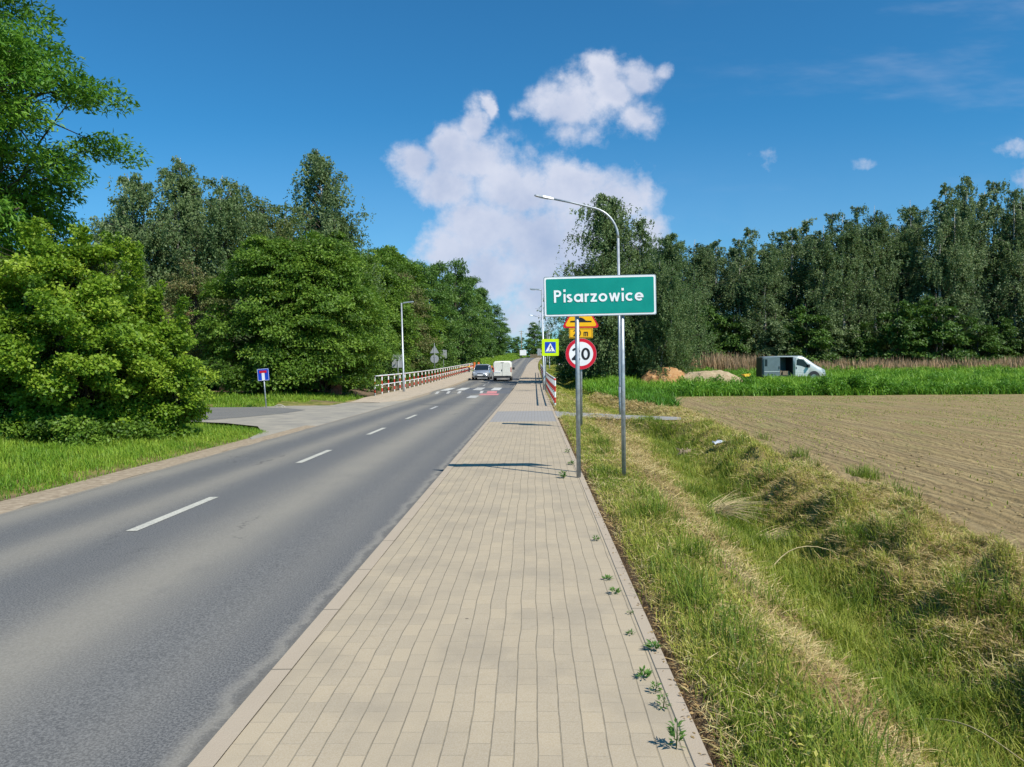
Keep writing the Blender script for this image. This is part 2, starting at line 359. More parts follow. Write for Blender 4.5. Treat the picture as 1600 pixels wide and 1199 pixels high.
# ------------------------------------------------------------------ tags
def tag(o, label=None, cat=None, group=None, kind=None):
    if label: o['label'] = label
    if cat: o['category'] = cat
    if group: o['group'] = group
    if kind: o['kind'] = kind
    return o
def empty(name, loc, rz=0, label=None, cat=None, group=None):
    o = bpy.data.objects.new(name, None); COL.objects.link(o)
    o.empty_display_size = .2; o.location = loc; o.rotation_euler = (0, 0, rz)
    return tag(o, label, cat, group)
def link(name, me, parent=None):
    o = bpy.data.objects.new(name, me); COL.objects.link(o); o.parent = parent
    return o

# ------------------------------------------------------------------ mesh helpers
def np_mesh(name, V_, F_, mats, tint=None, smooth=False, attrs=None, mi=None):
    V_ = np.asarray(V_, np.float32).reshape(-1, 3); F_ = np.asarray(F_, np.int32)
    me = bpy.data.meshes.new(name); k = F_.shape[1]; nf = len(F_)
    me.vertices.add(len(V_)); me.vertices.foreach_set('co', V_.ravel())
    me.loops.add(nf*k); me.loops.foreach_set('vertex_index', F_.ravel())
    me.polygons.add(nf); me.polygons.foreach_set('loop_start', np.arange(0, nf*k, k, dtype=np.int32))
    try: me.polygons.foreach_set('loop_total', np.full(nf, k, np.int32))
    except Exception: pass
    me.polygons.foreach_set('use_smooth', np.full(nf, smooth))
    if mi is not None: me.polygons.foreach_set('material_index', np.asarray(mi, np.int32))
    for m_ in (mats if isinstance(mats, list) else [mats]): me.materials.append(m_)
    if tint is not None:
        a = me.attributes.new('tint', 'FLOAT', 'FACE'); a.data.foreach_set('value', np.clip(np.asarray(tint, np.float32), 0, 1))
    if attrs:
        for k_, v_ in attrs.items():
            a = me.attributes.new(k_, 'FLOAT', 'POINT'); a.data.foreach_set('value', np.asarray(v_, np.float32))
    me.update(calc_edges=True); me.validate()
    return me
class MB:
    def __init__(s): s.v = []; s.f = []; s.m = []; s.s = []
    def add(s, vs, fs, mi=0, smooth=False):
        b = len(s.v); s.v += [tuple(v) for v in vs]
        for f in fs: s.f.append([i+b for i in f]); s.m.append(mi); s.s.append(smooth)
        return s
    def box(s, c, d, mi=0, rot=None, bev=0):
        hx, hy, hz = d[0]/2, d[1]/2, d[2]/2
        vs = [Vector((x, y, z)) for x in (-hx, hx) for y in (-hy, hy) for z in (-hz, hz)]
        if rot: vs = [rot @ v for v in vs]
        vs = [v+Vector(c) for v in vs]
        return s.add(vs, [(0, 1, 3, 2), (4, 6, 7, 5), (0, 4, 5, 1), (2, 3, 7, 6), (0, 2, 6, 4), (1, 5, 7, 3)], mi)
    def tube(s, pts, rad, n=10, mi=0, cap=True, smooth=True, mis=None):
        pts = [Vector(p) for p in pts]
        if not hasattr(rad, '__len__'): rad = [rad]*len(pts)
        b = len(s.v); prev = None
        for i, p in enumerate(pts):
            t = (pts[min(i+1, len(pts)-1)]-pts[max(i-1, 0)]).normalized()
            a = Vector((1, 0, 0)) if abs(t.x) < .8 else Vector((0, 1, 0))
            if prev is not None: a = prev
            u = (a - t*a.dot(t)).normalized(); v = t.cross(u); prev = u
            for k in range(n):
                th = 2*math.pi*k/n; s.v.append(tuple(p+(u*math.cos(th)+v*math.sin(th))*rad[i]))
        for i in range(len(pts)-1):
            for k in range(n):
                k2 = (k+1) % n
                s.f.append([b+i*n+k, b+i*n+k2, b+(i+1)*n+k2, b+(i+1)*n+k]); s.m.append(mis[i] if mis else mi); s.s.append(smooth)
        if cap:
            s.f.append([b+k for k in range(n)][::-1]); s.m.append(mis[0] if mis else mi); s.s.append(False)
            e = b+(len(pts)-1)*n
            s.f.append([e+k for k in range(n)]); s.m.append(mis[-1] if mis else mi); s.s.append(False)
        return s
    def prism(s, poly, y0, y1, mi=0, fn=None):
        """poly in (x,z); extruded along y"""
        n = len(poly); f = fn or (lambda x, y, z: (x, y, z))
        vs = [f(x, y0, z) for x, z in poly]+[f(x, y1, z) for x, z in poly]
        fs = [list(range(n))[::-1], list(range(n, 2*n))]+[[i, (i+1) % n, n+(i+1) % n, n+i] for i in range(n)]
        return s.add(vs, fs, mi)
    def loft(s, rings, mi=0, smooth=True, cap=True):
        n = len(rings[0]); b = len(s.v)
        for r in rings: s.v += [tuple(p) for p in r]
        for i in range(len(rings)-1):
            for k in range(n):
                k2 = (k+1) % n
                s.f.append([b+i*n+k, b+i*n+k2, b+(i+1)*n+k2, b+(i+1)*n+k]); s.m.append(mi); s.s.append(smooth)
        if cap:
            s.f.append([b+k for k in range(n)][::-1]); s.m.append(mi); s.s.append(False)
            e = b+(len(rings)-1)*n; s.f.append([e+k for k in range(n)]); s.m.append(mi); s.s.append(False)
        return s
    def stroke(s, pts, wd, y, mi=0, t=.004, closed=False):
        """flat ribbon of width wd following pts (x,z) at depth y, thickness t towards -y"""
        P = [Vector((p[0], p[1])) for p in pts]; n = len(P); L = []; Rr = []
        for i in range(n):
            if closed: a = P[(i-1) % n]; b = P[(i+1) % n]
            else: a = P[max(i-1, 0)]; b = P[min(i+1, n-1)]
            d1 = (P[i]-a).normalized() if (P[i]-a).length > 1e-9 else None
            d2 = (b-P[i]).normalized() if (b-P[i]).length > 1e-9 else None
            if d1 is None: d1 = d2
            if d2 is None: d2 = d1
            n1 = Vector((-d1.y, d1.x)); n2 = Vector((-d2.y, d2.x)); nn = (n1+n2)
            nn = nn.normalized() if nn.length > 1e-6 else n1
            k = min(1/max(nn.dot(n1), .45), 2.2)
            L.append(P[i]+nn*wd/2*k); Rr.append(P[i]-nn*wd/2*k)
        vs = [(p.x, y-t, p.y) for p in L]+[(p.x, y-t, p.y) for p in Rr]
        fs = [[i, i+1, n+i+1, n+i] for i in range(n-1)]
        if closed: fs.append([n-1, 0, n, 2*n-1])
        return s.add(vs, fs, mi)
    def build(s, name, mats, parent=None, bevel=0):
        me = bpy.data.meshes.new(name); me.from_pydata(s.v, [], s.f)
        mats = mats if isinstance(mats, list) else [mats]
        for m_ in mats: me.materials.append(M[m_] if isinstance(m_, str) else m_)
        me.polygons.foreach_set('material_index', s.m); me.polygons.foreach_set('use_smooth', s.s); me.update()
        o = link(name, me, parent)
        if bevel:
            b = o.modifiers.new('bevel', 'BEVEL'); b.width = bevel; b.segments = 2; b.limit_method = 'ANGLE'
        return o
def copy_tree(o, parent=None):
    c = o.copy(); COL.objects.link(c); c.parent = parent
    for ch in list(o.children): copy_tree(ch, c)
    return c
def arc(cx, cz, rx, rz, a0, a1, n=10):
    return [(cx+rx*math.cos(R(a0+(a1-a0)*i/n)), cz+rz*math.sin(R(a0+(a1-a0)*i/n))) for i in range(n+1)]
def rrect(x0, z0, x1, z1, r, n=5):
    return arc(x1-r, z0+r, r, r, -90, 0, n)+arc(x1-r, z1-r, r, r, 0, 90, n)+arc(x0+r, z1-r, r, r, 90, 180, n)+arc(x0+r, z0+r, r, r, 180, 270, n)

# smooth value noise for numpy
def vnoise(x, y, seed=0):
    x = np.asarray(x, float); y = np.asarray(y, float)
    xi = np.floor(x).astype(int); yi = np.floor(y).astype(int); xf = x-xi; yf = y-yi
    def h(a, b):
        n = (a*374761393 + b*668265263 + seed*144665) & 0x7fffffff
        n = ((n ^ (n >> 13))*1274126177) & 0x7fffffff
        return ((n ^ (n >> 16)) & 0xffff)/65535.
    u = xf*xf*(3-2*xf); v = yf*yf*(3-2*yf)
    return (h(xi, yi)*(1-u)+h(xi+1, yi)*u)*(1-v)+(h(xi, yi+1)*(1-u)+h(xi+1, yi+1)*u)*v
def fnoise(x, y, seed=0, o=3):
    r = 0; a = 1; t = 0
    for i in range(o): r = r+a*vnoise(np.asarray(x)*2**i, np.asarray(y)*2**i, seed+i); t += a; a *= .5
    return r/t
def ss(x, a, b):
    t = np.clip((np.asarray(x, float)-a)/(b-a), 0, 1); return t*t*(3-2*t)

# ------------------------------------------------------------------ lie of the land
PY = [-60, 45, 60, 75, 110, 160, 210, 250, 290, 330, 400, 900]
PZ = [0, 0, .12, .34, .95, 2.1, 3.3, 4.2, 4.9, 5.1, 5.0, 4.0]
def zs(Y):
    Y = np.asarray(Y, float); r = 0
    for d in (-8, -4, 0, 4, 8): r = r+np.interp(Y+d, PY, PZ)
    return r/5
def cx(Y):
    t = np.maximum(np.asarray(Y, float)-120, 0); return .00013*t*t+ .0000012*np.maximum(t-130, 0)**3
def ditch_x(Y): return np.clip(2.15+.07*(np.asarray(Y, float)-4), 2.0, 3.6) - ss(Y, 26, 40)*1.0
def field_x(Y): return np.interp(Y, [-30, 9, 14, 24, 40, 46], [4.5, 4.5, 4.55, 5.4, 7.0, 7.6])
def culvert(Y, X=0):   # the path over the ditch
    c = 25.6-1.35*np.clip(np.asarray(X)-.7, 0, 5)*.9
    return ss(np.abs(np.asarray(Y)-c), 1.9, .9)
def gz(X, Y):
    X = np.asarray(X, float); Y = np.asarray(Y, float); x = X-cx(Y); base = zs(Y)
    # right side
    dx = ditch_x(Y)
    prof = np.where(x < .86, -.03, 0.)
    t1 = np.clip((x-1.25)/(dx-1.25), 0, 1); down = -.50*(t1**1.3)*(1-.0)
    t2 = np.clip((x-dx-.15)/1.05, 0, 1); upb = .44*(t2*t2*(3-2*t2))
    zr_ = prof+(np.where(x > 1.25, down, 0)+np.where(x > dx+.15, upb, 0))*(1-.93*culvert(Y, x))*np.interp(Y, [0, 60, 120], [1, 1, .3])
    zr_ += np.where(x > dx+1.2, .02*np.exp(-((x-dx-1.6)/.7)**2), 0)*ss(Y, 28, 20)
    fz = -.22+ss(Y, 46, 58)*.34+ss(Y, 58, 82)*.80+ss(Y, 85, 200)*.6
    farw = ss(x, dx+1.2, dx+2.6)
    zr_ = (base+zr_)*(1-farw)+(fz+ (1-ss(x, 8, 20))*base*.5)*farw
    lum = ss(x, .9, 1.6)*(1-ss(x, field_x(Y)-.4, field_x(Y)+.3))*ss(Y, 60, 30)
    rough = lum*((fnoise(X*1.6, Y*1.3, 3)-.5)*.16+(fnoise(X*5, Y*4.4, 11)-.5)*.09*np.where(x > dx, 1.6, .7))
    heap = ss(x, dx+.3, dx+.9)*ss(x, dx+2.6, dx+1.6)*ss(Y, 22, 14)
    rough += heap*(np.abs(fnoise(X*2.3, Y*1.9, 29)-.5)*.85-.06)
    fld = ss(x, field_x(Y)-.2, field_x(Y)+.3)*ss(Y, 44, 42)
    rough += fld*((fnoise(X*4.5, Y*1.0, 5)-.5)*.07+(vnoise(X*9, Y*6, 9)-.5)*.035)
    zr_ = zr_+rough
    # left side
    lb = ss(-x, 6.9, 9.5)*.16*ss(Y, 23, 19)+ss(-x, 9.3, 12)*.25*ss(Y, 33, 37)
    farb = ss(Y, 105, 150)*ss(-x, 6.8, 9.5)*1.1
    zl = base-.17+ss(-x, 6.95, 7.4)*.10+lb+farb+(fnoise(X*1.2, Y*1.1, 17)-.5)*.10*ss(-x, 7.2, 8.5)
    side = ss(-x, 6.3, 6.8)*ss(Y, 19.8, 21.2)*ss(Y, 34.5, 33)
    zl = zl*(1-side)+(base-.28)*side
    mid = base-.28
    # the sheet dips under road and sidewalk
    z = np.where(x > .70, zr_, np.where(x < -6.46, zl, mid))
    # left sidewalk and shoulder bed
    bed = (x < -6.4) & (x > -9.05) & (Y > 32.5) & (Y < 112)
    z = np.where(bed, base-.2, z)
    return z

def axis(segs):
    out = []
    for a, b, d in segs: out += list(np.arange(a, b, d))
    return np.array(out+[segs[-1][1]])
GX = axis([(-700, -200, 100), (-200, -60, 20), (-60, -20, 2.5), (-20, -7.2, .3), (-7.2, -6.2, .1), (-6.2, .6, .68), (.6, 7, .075), (7, 14, .2), (14, 40, .6), (40, 80, 4), (80, 200, 20), (200, 700, 100)])
GY = axis([(-60, 0, 6), (0, 2, .4), (2, 12, .085), (12, 20, .14), (20, 46, .28), (46, 120, 1.5), (120, 360, 6), (360, 900, 60)])
def build_terrain():
    xx, yy = np.meshgrid(GX, GY); x = xx.ravel(); y = yy.ravel()
    ctr = cx(y); z = gz(x+ctr*(np.abs(x) < 30), y); X = x+ctr*(np.abs(x) < 30)
    nx, ny = len(GX), len(GY)
    i = np.arange((ny-1)*(nx-1)); r = i//(nx-1); c = i % (nx-1); a = r*nx+c
    F = np.stack([a, a+1, a+nx+1, a+nx], 1)
    fld = ss(x, field_x(y)-.35, field_x(y)+.25)*ss(y, 44.2, 42.6)
    dirt = ss(x, .90, .80)*(x > .6)*ss(y, 70, 40)*.9 + .0
    dx = ditch_x(y)
    slope = np.exp(-((x-(1.25+.42*(dx-1.25)))/.20)**2)*ss(y, 30, 20)*(.35+.75*fnoise(x*2, y*.8, 41))
    dirt = np.maximum(dirt, slope)
    dirt = np.maximum(dirt, (x < -6.4)*(x > -8.5)*ss(-x, 7.35, 7.0)*.95*ss(y, 24, 22))
    dirt = np.maximum(dirt, (x < -9.3)*ss(y, 33, 38)*.75)
    me = np_mesh('ground', np.stack([X, y, z], 1), F, M['terrain'], smooth=True, attrs={'field': fld, 'dirt': dirt})
    tag(link('ground', me), kind='structure')
build_terrain()

def strip(name, xs, Y0, Y1, dy, zoff, mat, parent=None, kind='structure', skirt=None, xf=None):
    """sheet along the road: xs across (function of Y allowed), follows the long profile"""
    n = max(2, int(math.ceil((Y1-Y0)/dy))+1); Ys = np.linspace(Y0, Y1, n); m_ = len(xs); V_ = []
    for y in Ys:
        b = float(zs(y)); c = float(cx(y))
        for x, dz in xs:
            V_.append(((xf(x, y) if xf else x)+c, y, b+dz+(zoff(y) if callable(zoff) else zoff)))
    F_ = [[r*m_+k, r*m_+k+1, (r+1)*m_+k+1, (r+1)*m_+k] for r in range(n-1) for k in range(m_-1)]
    o = link(name, np_mesh(name, V_, F_, M[mat]), parent)
    if not parent: tag(o, kind=kind)
    return o
def table(y): return .13*float(ss(y, 46.2, 48)*ss(y, 54.2, 52.6))
def roadz(y): return -.10+table(y)
Lx = lambda x, y: x
road = strip('road', [(-6.50, -.03), (-6.2, 0), (-5.2, .02), (-3.9, .035), (-2.6, .02), (-1.42, 0)], -8, 420, .6, roadz, 'asphalt')
def crown_z(x): return float(np.interp(x, [-6.5, -6.2, -5.2, -3.9, -2.6, -1.42], [-.03, 0, .02, .035, .02, 0]))
def mark(x0, x1, y0, y1, mat, lift=.005, skew=0, name='road_marking'):
    n = max(1, int((y1-y0)/.6)); V_ = []; xs_ = np.linspace(x0, x1, 3)
    for i in range(n+1):
        y = y0+(y1-y0)*i/n
        for x in xs_:
            V_.append((x+float(cx(y))+skew*(i/n), y, float(zs(y))+roadz(y)+crown_z(x)+lift))
    F_ = [[i*3+k, i*3+k+1, i*3+4+k, i*3+3+k] for i in range(n) for k in (0, 1)]
    return link(name, np_mesh(name, V_, F_, M[mat]), road)
for k in range(6):
    y0 = 7.75+5.55*k
    if k < 5: mark(-4.22+.02*k, -4.10+.02*k, y0, y0+2.05, 'paint' if k < 4 else 'paint_worn')
for y0 in (60, 66, 90, 102, 114, 126, 150, 162): mark(-4.05, -3.93, y0, y0+2.2, 'paint_worn')
mark(-6.3, -1.5, 46.2, 54.2, 'table_asph', .004, name='speed_table')
for x0, m_ in ((-5.95, 'paint_worn2'), (-4.95, 'paint_worn2'), (-3.9, 'paint_worn'), (-2.75, 'paint_worn2')): mark(x0, x0+.55, 48.0, 52.6, m_, .009)
for k in (0, 1, 2, 4, 5): mark(-6.05+.68*k, -5.87+.68*k, 46.4, 47.5, 'paint_worn', .009)
mark(-3.2, -2.1, 43.9, 46.1, 'paint_red', .006); mark(-2.9, -2.3, 46.4, 47.4, 'paint_red', .012); mark(-3.6, -3.1, 40.2, 43.2, 'paint_worn', .006)

sw = strip('sidewalk', [(-1.30, 0), (-.65, .006), (.0, .010), (.62, .006)], -8, 420, .8, 0., 'paver')
kb = strip('kerb', [(-1.42, -.16), (-1.42, -.012), (-1.405, .002), (-1.30, .004)], -8, 420, 1., 0., 'kerb', sw)
ke = strip('edging', [(.62, .006), (.625, .012), (.695, .012), (.70, -.12)], -8, 112, 1., 0., 'kerb', sw)
ls = strip('left_sidewalk', [(-9.0, -.15), (-9.0, .0), (-7.7, .008), (-6.66, 0)], 36.5, 112, .75, lambda y: -.088*float(ss(y, 41, 37)), 'paver_left', xf=lambda x, y: x if x < -7 or y > 40 else x-(40-y)*.25)
lk = strip('kerb', [(-6.66, 0), (-6.55, .002), (-6.51, -.01), (-6.51, -.14)], 36.5, 112, .75, lambda y: -.088*float(ss(y, 41, 37)), 'kerb', ls, xf=lambda x, y: x if y > 40 else x-(40-y)*.25)
sh = strip('sandy_shoulder', [(-7.18, -.05), (-7.0, .0), (-6.75, .008), (-6.43, -.008)], 2, 22.5, .25, -.115, 'sandy', xf=lambda x, y: x+(.11*(float(vnoise(y*2.1, 3., 4))-.5) if x > -6.5 else 0))
# side road with dusty apron
def flat_poly(name, pts, z, mat, parent=None):
    mb = MB(); mb.add([(x, y, z-(.034 if name == 'apron' and x > -6.6 else 0)) for x, y in pts], [list(range(len(pts)))])
    o = mb.build(name, [mat], parent)
    if not parent: tag(o, kind='structure')
    return o
apr = flat_poly('apron', [(-6.40, 17.5), (-6.40, 41.5), (-6.9, 40.5), (-7.2, 38.5), (-9.3, 38.5), (-10.2, 36.0), (-12.0, 33.2), (-16, 32.9), (-16, 26), (-12, 24.9), (-9.6, 23.6), (-8.1, 22.2), (-7.3, 20.3), (-6.95, 18.5)], -.098, 'dusty')
flat_poly('side_road', [(-11.0, 24.7), (-10.0, 26.4), (-9.3, 28.6), (-9.2, 30.6), (-10.4, 32.0), (-12.0, 33.0), (-60, 34.5), (-60, 24.5), (-16, 25.2)], -.092, 'asphalt_side')
flat_poly('field_path', [(.70, 23.6), (.70, 27.2), (1.6, 25.9), (2.9, 24.4), (4.4, 23.3), (4.2, 22.1), (2.6, 22.6), (1.5, 23.1)], .012, 'paver_grey')

# ------------------------------------------------------------------ foliage helpers
def unit(v): return v/np.maximum(np.linalg.norm(v, axis=1, keepdims=True), 1e-9)
def leaf_quads(P, D, N, L, Wd):
    """rhombic leaves from P along D, width along DxN"""
    D = unit(D); Sd = unit(np.cross(D, N)); L = np.asarray(L)[:, None]; Wd = np.asarray(Wd)[:, None]
    Nn = np.cross(Sd, D)
    a = P; b = P+D*L*.45+Sd*Wd*.5+Nn*L*.06; c = P+D*L; d = P+D*L*.45-Sd*Wd*.5+Nn*L*.06
    V_ = np.stack([a, b, c, d], 1).reshape(-1, 3)
    return V_, np.arange(len(P)*4, dtype=np.int32).reshape(-1, 4)
def rn(r, n): return r.normal(size=(n, 3))
def broad_crown(name, mat, C, O, sz, nl, L, aspect, r, droop=.5, flat=.45, tb=.5, tv=.16, updir=.9):
    """C clump centres, O outward dirs, sz clump radius"""
    k = len(C); nl_ = np.maximum((nl*(sz/sz.mean())**2).astype(int), 6); idx = np.repeat(np.arange(k), nl_); n = len(idx)
    o = O[idx]; s = sz[idx]; side = unit(np.cross(o, np.array([[0, 0, 1.]])+1e-4)); up = np.cross(side, o)
    g = rn(r, n); g = g/np.maximum(np.linalg.norm(g, axis=1), .3)[:, None]*r.uniform(.25, 1.05, n)[:, None]**.6
    P = C[idx]+(o*g[:, :1]*1.25+side*g[:, 1:2]*.95+up*g[:, 2:3]*flat)*s[:, None]
    rad = g[:, 0]*1.25*s
    P[:, 2] -= droop*(np.maximum(rad, 0)**2+ (g[:, 1]*s)**2*.6)/np.maximum(s, .1)*.6
    D = o*.7+rn(r, n)*.65+np.array([0, 0, -.35*droop*2])
    N = np.array([0, 0, updir])+o*.45+rn(r, n)*.5
    l = L*r.uniform(.6, 1.35, n)
    V_, F_ = leaf_quads(P, D, N, l, l*aspect)
    ct = r.normal(size=k)*tv*1.25
    t = tb+ct[idx]+r.normal(size=n)*.16
    return np_mesh(name, V_, F_, mat, t)
def birch_crown(name, mat, C, T, slen, ns, nl, L, r, tb=.5, spread=.22, aspect=.6):
    """boughs running from T to C with hanging strands of small leaves"""
    k = len(C); K = k*ns; bi = np.repeat(np.arange(k), ns)
    u = r.uniform(.25, 1.05, K)[:, None]; ln = np.linalg.norm(C-T, axis=1)[bi][:, None]
    so = T[bi]*(1-u)+C[bi]*u; so[:, 2:] += ln*.22*np.sin(np.clip(u, 0, 1)*math.pi*.85)-.10*ln*u*u
    so += r.normal(size=(K, 3))*np.array([spread, spread, spread*.55])*(.5+.7*u)*np.clip(ln/1.7, .25, 1.25)
    keep = r.uniform(0, 1, K) < np.clip(ln[:, 0]/1.5, .10, 1); so = so[keep]; bi = bi[keep]; u = u[keep]; ln = ln[keep]; K = len(bi)
    sl = slen*r.uniform(.15, 1.15, K)*(.35+.75*u[:, 0])*np.clip(ln[:, 0]/1.6, .35, 1.1)
    st = np.repeat(np.arange(K), nl); n = len(st); t = r.uniform(0, 1, n)
    P = so[st]; ph = r.uniform(0, 6.28, K)
    P[:, 2] -= t*sl[st]
    P[:, 0] += (.10*np.sin(t*2.6+ph[st])-.20*t*t)*sl[st]; P[:, 1] += .10*np.cos(t*2.3+ph[st])*sl[st]
    P += rn(r, n)*.05
    D = np.array([-.15, 0, -.8])+rn(r, n)*.75; N = rn(r, n)*.6+np.array([.35, -.5, .55])
    l = L*r.uniform(.6, 1.3, n); V_, F_ = leaf_quads(P, D, N, l, l*aspect)
    ct = r.normal(size=k)*.22
    return np_mesh(name, V_, F_, mat, tb+ct[bi[st]]+r.normal(size=n)*.16)
def limbs(mb, trunk, C, r0, mi=0, n=5, sag=.1, rr=random, frac=1.):
    """branches from the trunk polyline to clump centres"""
    T = [Vector(p) for p in trunk]
    for c in C:
        if rr.random() > frac: continue
        c = Vector(c)
        h = c.z-.55*math.hypot(c.x-T[-1].x, c.y-T[-1].y)-rr.random()*.5
        best = min(range(len(T)-1), key=lambda i: abs((T[i].z+T[i+1].z)/2-h))
        u = min(max((h-T[best].z)/max(T[best+1].z-T[best].z, .01), 0), 1); s = T[best].lerp(T[best+1], u)
        d = c-s; L_ = d.length
        mid = s.lerp(c, .5)+Vector((rr.uniform(-.08, .08)*L_, rr.uniform(-.08, .08)*L_, sag*L_))
        pts = [s, s.lerp(mid, .5)+Vector((0, 0, sag*.25*L_)), mid, mid.lerp(c, .5)+Vector((0, 0, sag*.2*L_)), c]
        rb = r0*(.25+.5*min(L_/4, 1))
        mb.tube(pts, [rb, rb*.8, rb*.55, rb*.35, rb*.12], n, mi, cap=False)
def sample_env(r, k, Rf, z0, z1, inner=.45, zp=1.):
    """clump centres inside envelope radius Rf(t)"""
    C = []; O = []
    while len(C) < k:
        t = r.uniform(0, 1)**zp; Rm = Rf(t)
        if r.uniform() > (Rm/1.0)**1.0+.08: continue
        a = r.uniform(0, 2*math.pi); q = inner+(1-inner)*r.uniform()**.55
        C.append((q*Rm*math.cos(a), q*Rm*math.sin(a), z0+t*(z1-z0)))
        O.append((math.cos(a), math.sin(a), .1+.7*max(t-.5, 0)*2*(1-q*.5)))
    return np.array(C), unit(np.array(O))

# ---- tree kinds (prototype builders return an Empty with trunk and crown)
def proto_hornbeam(seed, h, Rr, z0=.5, k=210, nl=300, L=.15, mat='lf_horn', name='broadleaf_tree', tb=.5, droop=.75, inner=.5, sz=.085):
    r = np.random.default_rng(seed); rr = random.Random(seed)
    root = empty(name, (0, 0, 0))
    lob = r.uniform(0, 6.28, 3)
    def Rf(t): return float(min(1, (.62+1.9*t)) * max(0, 1-t**2.2)**.62)
    C, O = sample_env(r, k, Rf, z0, h-.5, inner)
    ang = np.arctan2(C[:, 1], C[:, 0]); m_ = Rr*r.uniform(.72, 1.18, k)*(1+.16*np.sin(2*ang+lob[0])+.14*np.sin(3*ang+C[:, 2]*1.1+lob[1]))
    C[:, 0] *= m_; C[:, 1] *= m_; C[:, 2] += .25*np.sin(ang*2+lob[2])
    s = sz*h*r.uniform(.45, 1.5, k)
    me = broad_crown('crown', M[mat], C, O, s, nl, L, .62, r, droop=droop, flat=.34, tb=tb)
    tr = [(0, 0, -.2), (.05*rr.random(), .05, h*.2), (.15*rr.uniform(-1, 1), .1, h*.45), (.2*rr.uniform(-1, 1), 0, h*.7), (0, 0, h*.93)]
    mb = MB(); mb.tube(tr, [.035*h*.55, .026*h*.55, .02*h*.55, .012*h*.55, .003*h], 9)
    limbs(mb, tr, C, .010*h, rr=rr, frac=.6); mb.build('trunk', ['bark'], root)
    link('crown', me, root); return root
def proto_birch(seed, h, Rr, k=90, mat='lf_birch', ns=16, nl=16, L=.15, z0=.12, slen=1.3, tops=1, spread=.22):
    r = np.random.default_rng(seed); rr = random.Random(seed)
    root = empty('birch_tree', (0, 0, 0)); mb = MB(); CC = []; TT = []
    for q in range(tops):
        hh = h*(1 if q == 0 else rr.uniform(.74, .93)); a = rr.uniform(0, 6.28); off = 0 if q == 0 else Rr*rr.uniform(.45, .7)
        ox, oy = off*math.cos(a), off*math.sin(a); bx_, by_ = rr.uniform(-.35, .35), rr.uniform(-.3, .3); tip = rr.uniform(-.45, .1)
        tr = [(0, 0, -.2), (bx_*.3+ox*.3, by_+oy*.3, hh*.25), (bx_+ox*.8, oy*.8, hh*.5), (bx_*.6+ox, oy, hh*.78), (ox+tip*.4, oy, hh*.93), (ox+tip, oy, hh)]
        kk = int(k/tops*(1 if q else 1.2))
        z = (z0+(1-z0)*r.uniform(0, 1, kk)**.85)*hh; t = z/hh
        Rf = np.interp(t, [0, .12, .35, .6, .8, .93, 1], [.55, .85, 1.0, .90, .66, .42, .18])
        ang = r.uniform(0, 6.28, kk); rad = Rr*(.78 if tops > 1 else 1)*Rf*r.uniform(.3, 1.25, kk)*(1+.28*np.sin(2*ang+seed)+.2*np.sin(z*1.1+ang*2+seed))
        tx = np.interp(z, [p[2] for p in tr], [p[0] for p in tr]); ty = np.interp(z, [p[2] for p in tr], [p[1] for p in tr])
        C = np.stack([tx+rad*np.cos(ang), ty+rad*np.sin(ang), z], 1)
        zt = np.maximum(z-.45*rad-.1, .2); T = np.stack([np.interp(zt, [p[2] for p in tr], [p[0] for p in tr]), np.interp(zt, [p[2] for p in tr], [p[1] for p in tr]), zt], 1)
        mb.tube(tr, [.010*h, .0085*h, .0065*h, .004*h, .0022*h, .0008*h], 8, 0)
        for c_, t_ in zip(C, T):
            c_ = Vector(c_); t_ = Vector(t_); L_ = (c_-t_).length; m_ = t_.lerp(c_, .5)+Vector((0, 0, .18*L_))
            rb = .0028*h*min(1, .3+L_/3); mb.tube([t_, m_, c_], [rb, rb*.6, rb*.15], 4, 1, cap=False)
        CC.append(C); TT.append(T)
    mb.build('trunk', ['birchbark', 'bark'], root)
    link('crown', birch_crown('crown', M[mat], np.concatenate(CC), np.concatenate(TT), slen, ns, nl, L, r, spread=spread), root); return root
_used = {}
def plant(proto, x, y, rz, sc, label, group, z=None, sxy=None, cat='tree'):
    key = proto.name
    o = proto if key not in _used else copy_tree(proto)
    _used[key] = 1
    o.location = (x, y, float(gz(x, y)) if z is None else z); o.rotation_euler = (0, 0, rz)
    s2 = sxy or sc; o.scale = (s2, s2, sc); tag(o, label, cat, group); return o
def strip_label(o):
    for k in ('label', 'category', 'group'):
        if k in o: del o[k]

GL = 'trees behind the left railing'; GW = 'birch wood beyond the field'; GB = 'trees behind the side road'
H = [proto_hornbeam(11, 9, 3.2, k=230), proto_hornbeam(12, 8.4, 3.0, k=220), proto_hornbeam(13, 11, 3.1, k=230, L=.17, nl=240)]
plant(H[1], -13.7, 39.2, 0, 1.0, 'dense bright green broadleaf tree right behind the small blue road sign', GL)
plant(H[0], -11.3, 40.8, 1, 1.0, 'largest dense broadleaf tree, left of the near end of the red and white railing', GL)
plant(H[2], -13.0, 50, 2, .90, 'dark broadleaf tree behind the near grey sign back and short lamp', GL)
plant(H[0], -14.8, 56, 4, 1.28, 'tall broadleaf tree rising behind the railing, second along the row', GL)
plant(H[2], -13.4, 65, 3, 1.07, 'dark green broadleaf tree above the middle of the left railing', GL)
BRN = proto_hornbeam(21, 11, 3.4, z0=1.0, k=170, nl=150, L=.17, mat='lf_brown', tb=.4, droop=.5, inner=.3, sz=.075)
plant(BRN, -13.4, 76, 0, 1.02, 'brownish olive tree with thin foliage behind the round sign back', GL)
plant(H[1], -15.0, 80, 1.3, 1.65, 'green tree standing just behind the brownish tree', GL)
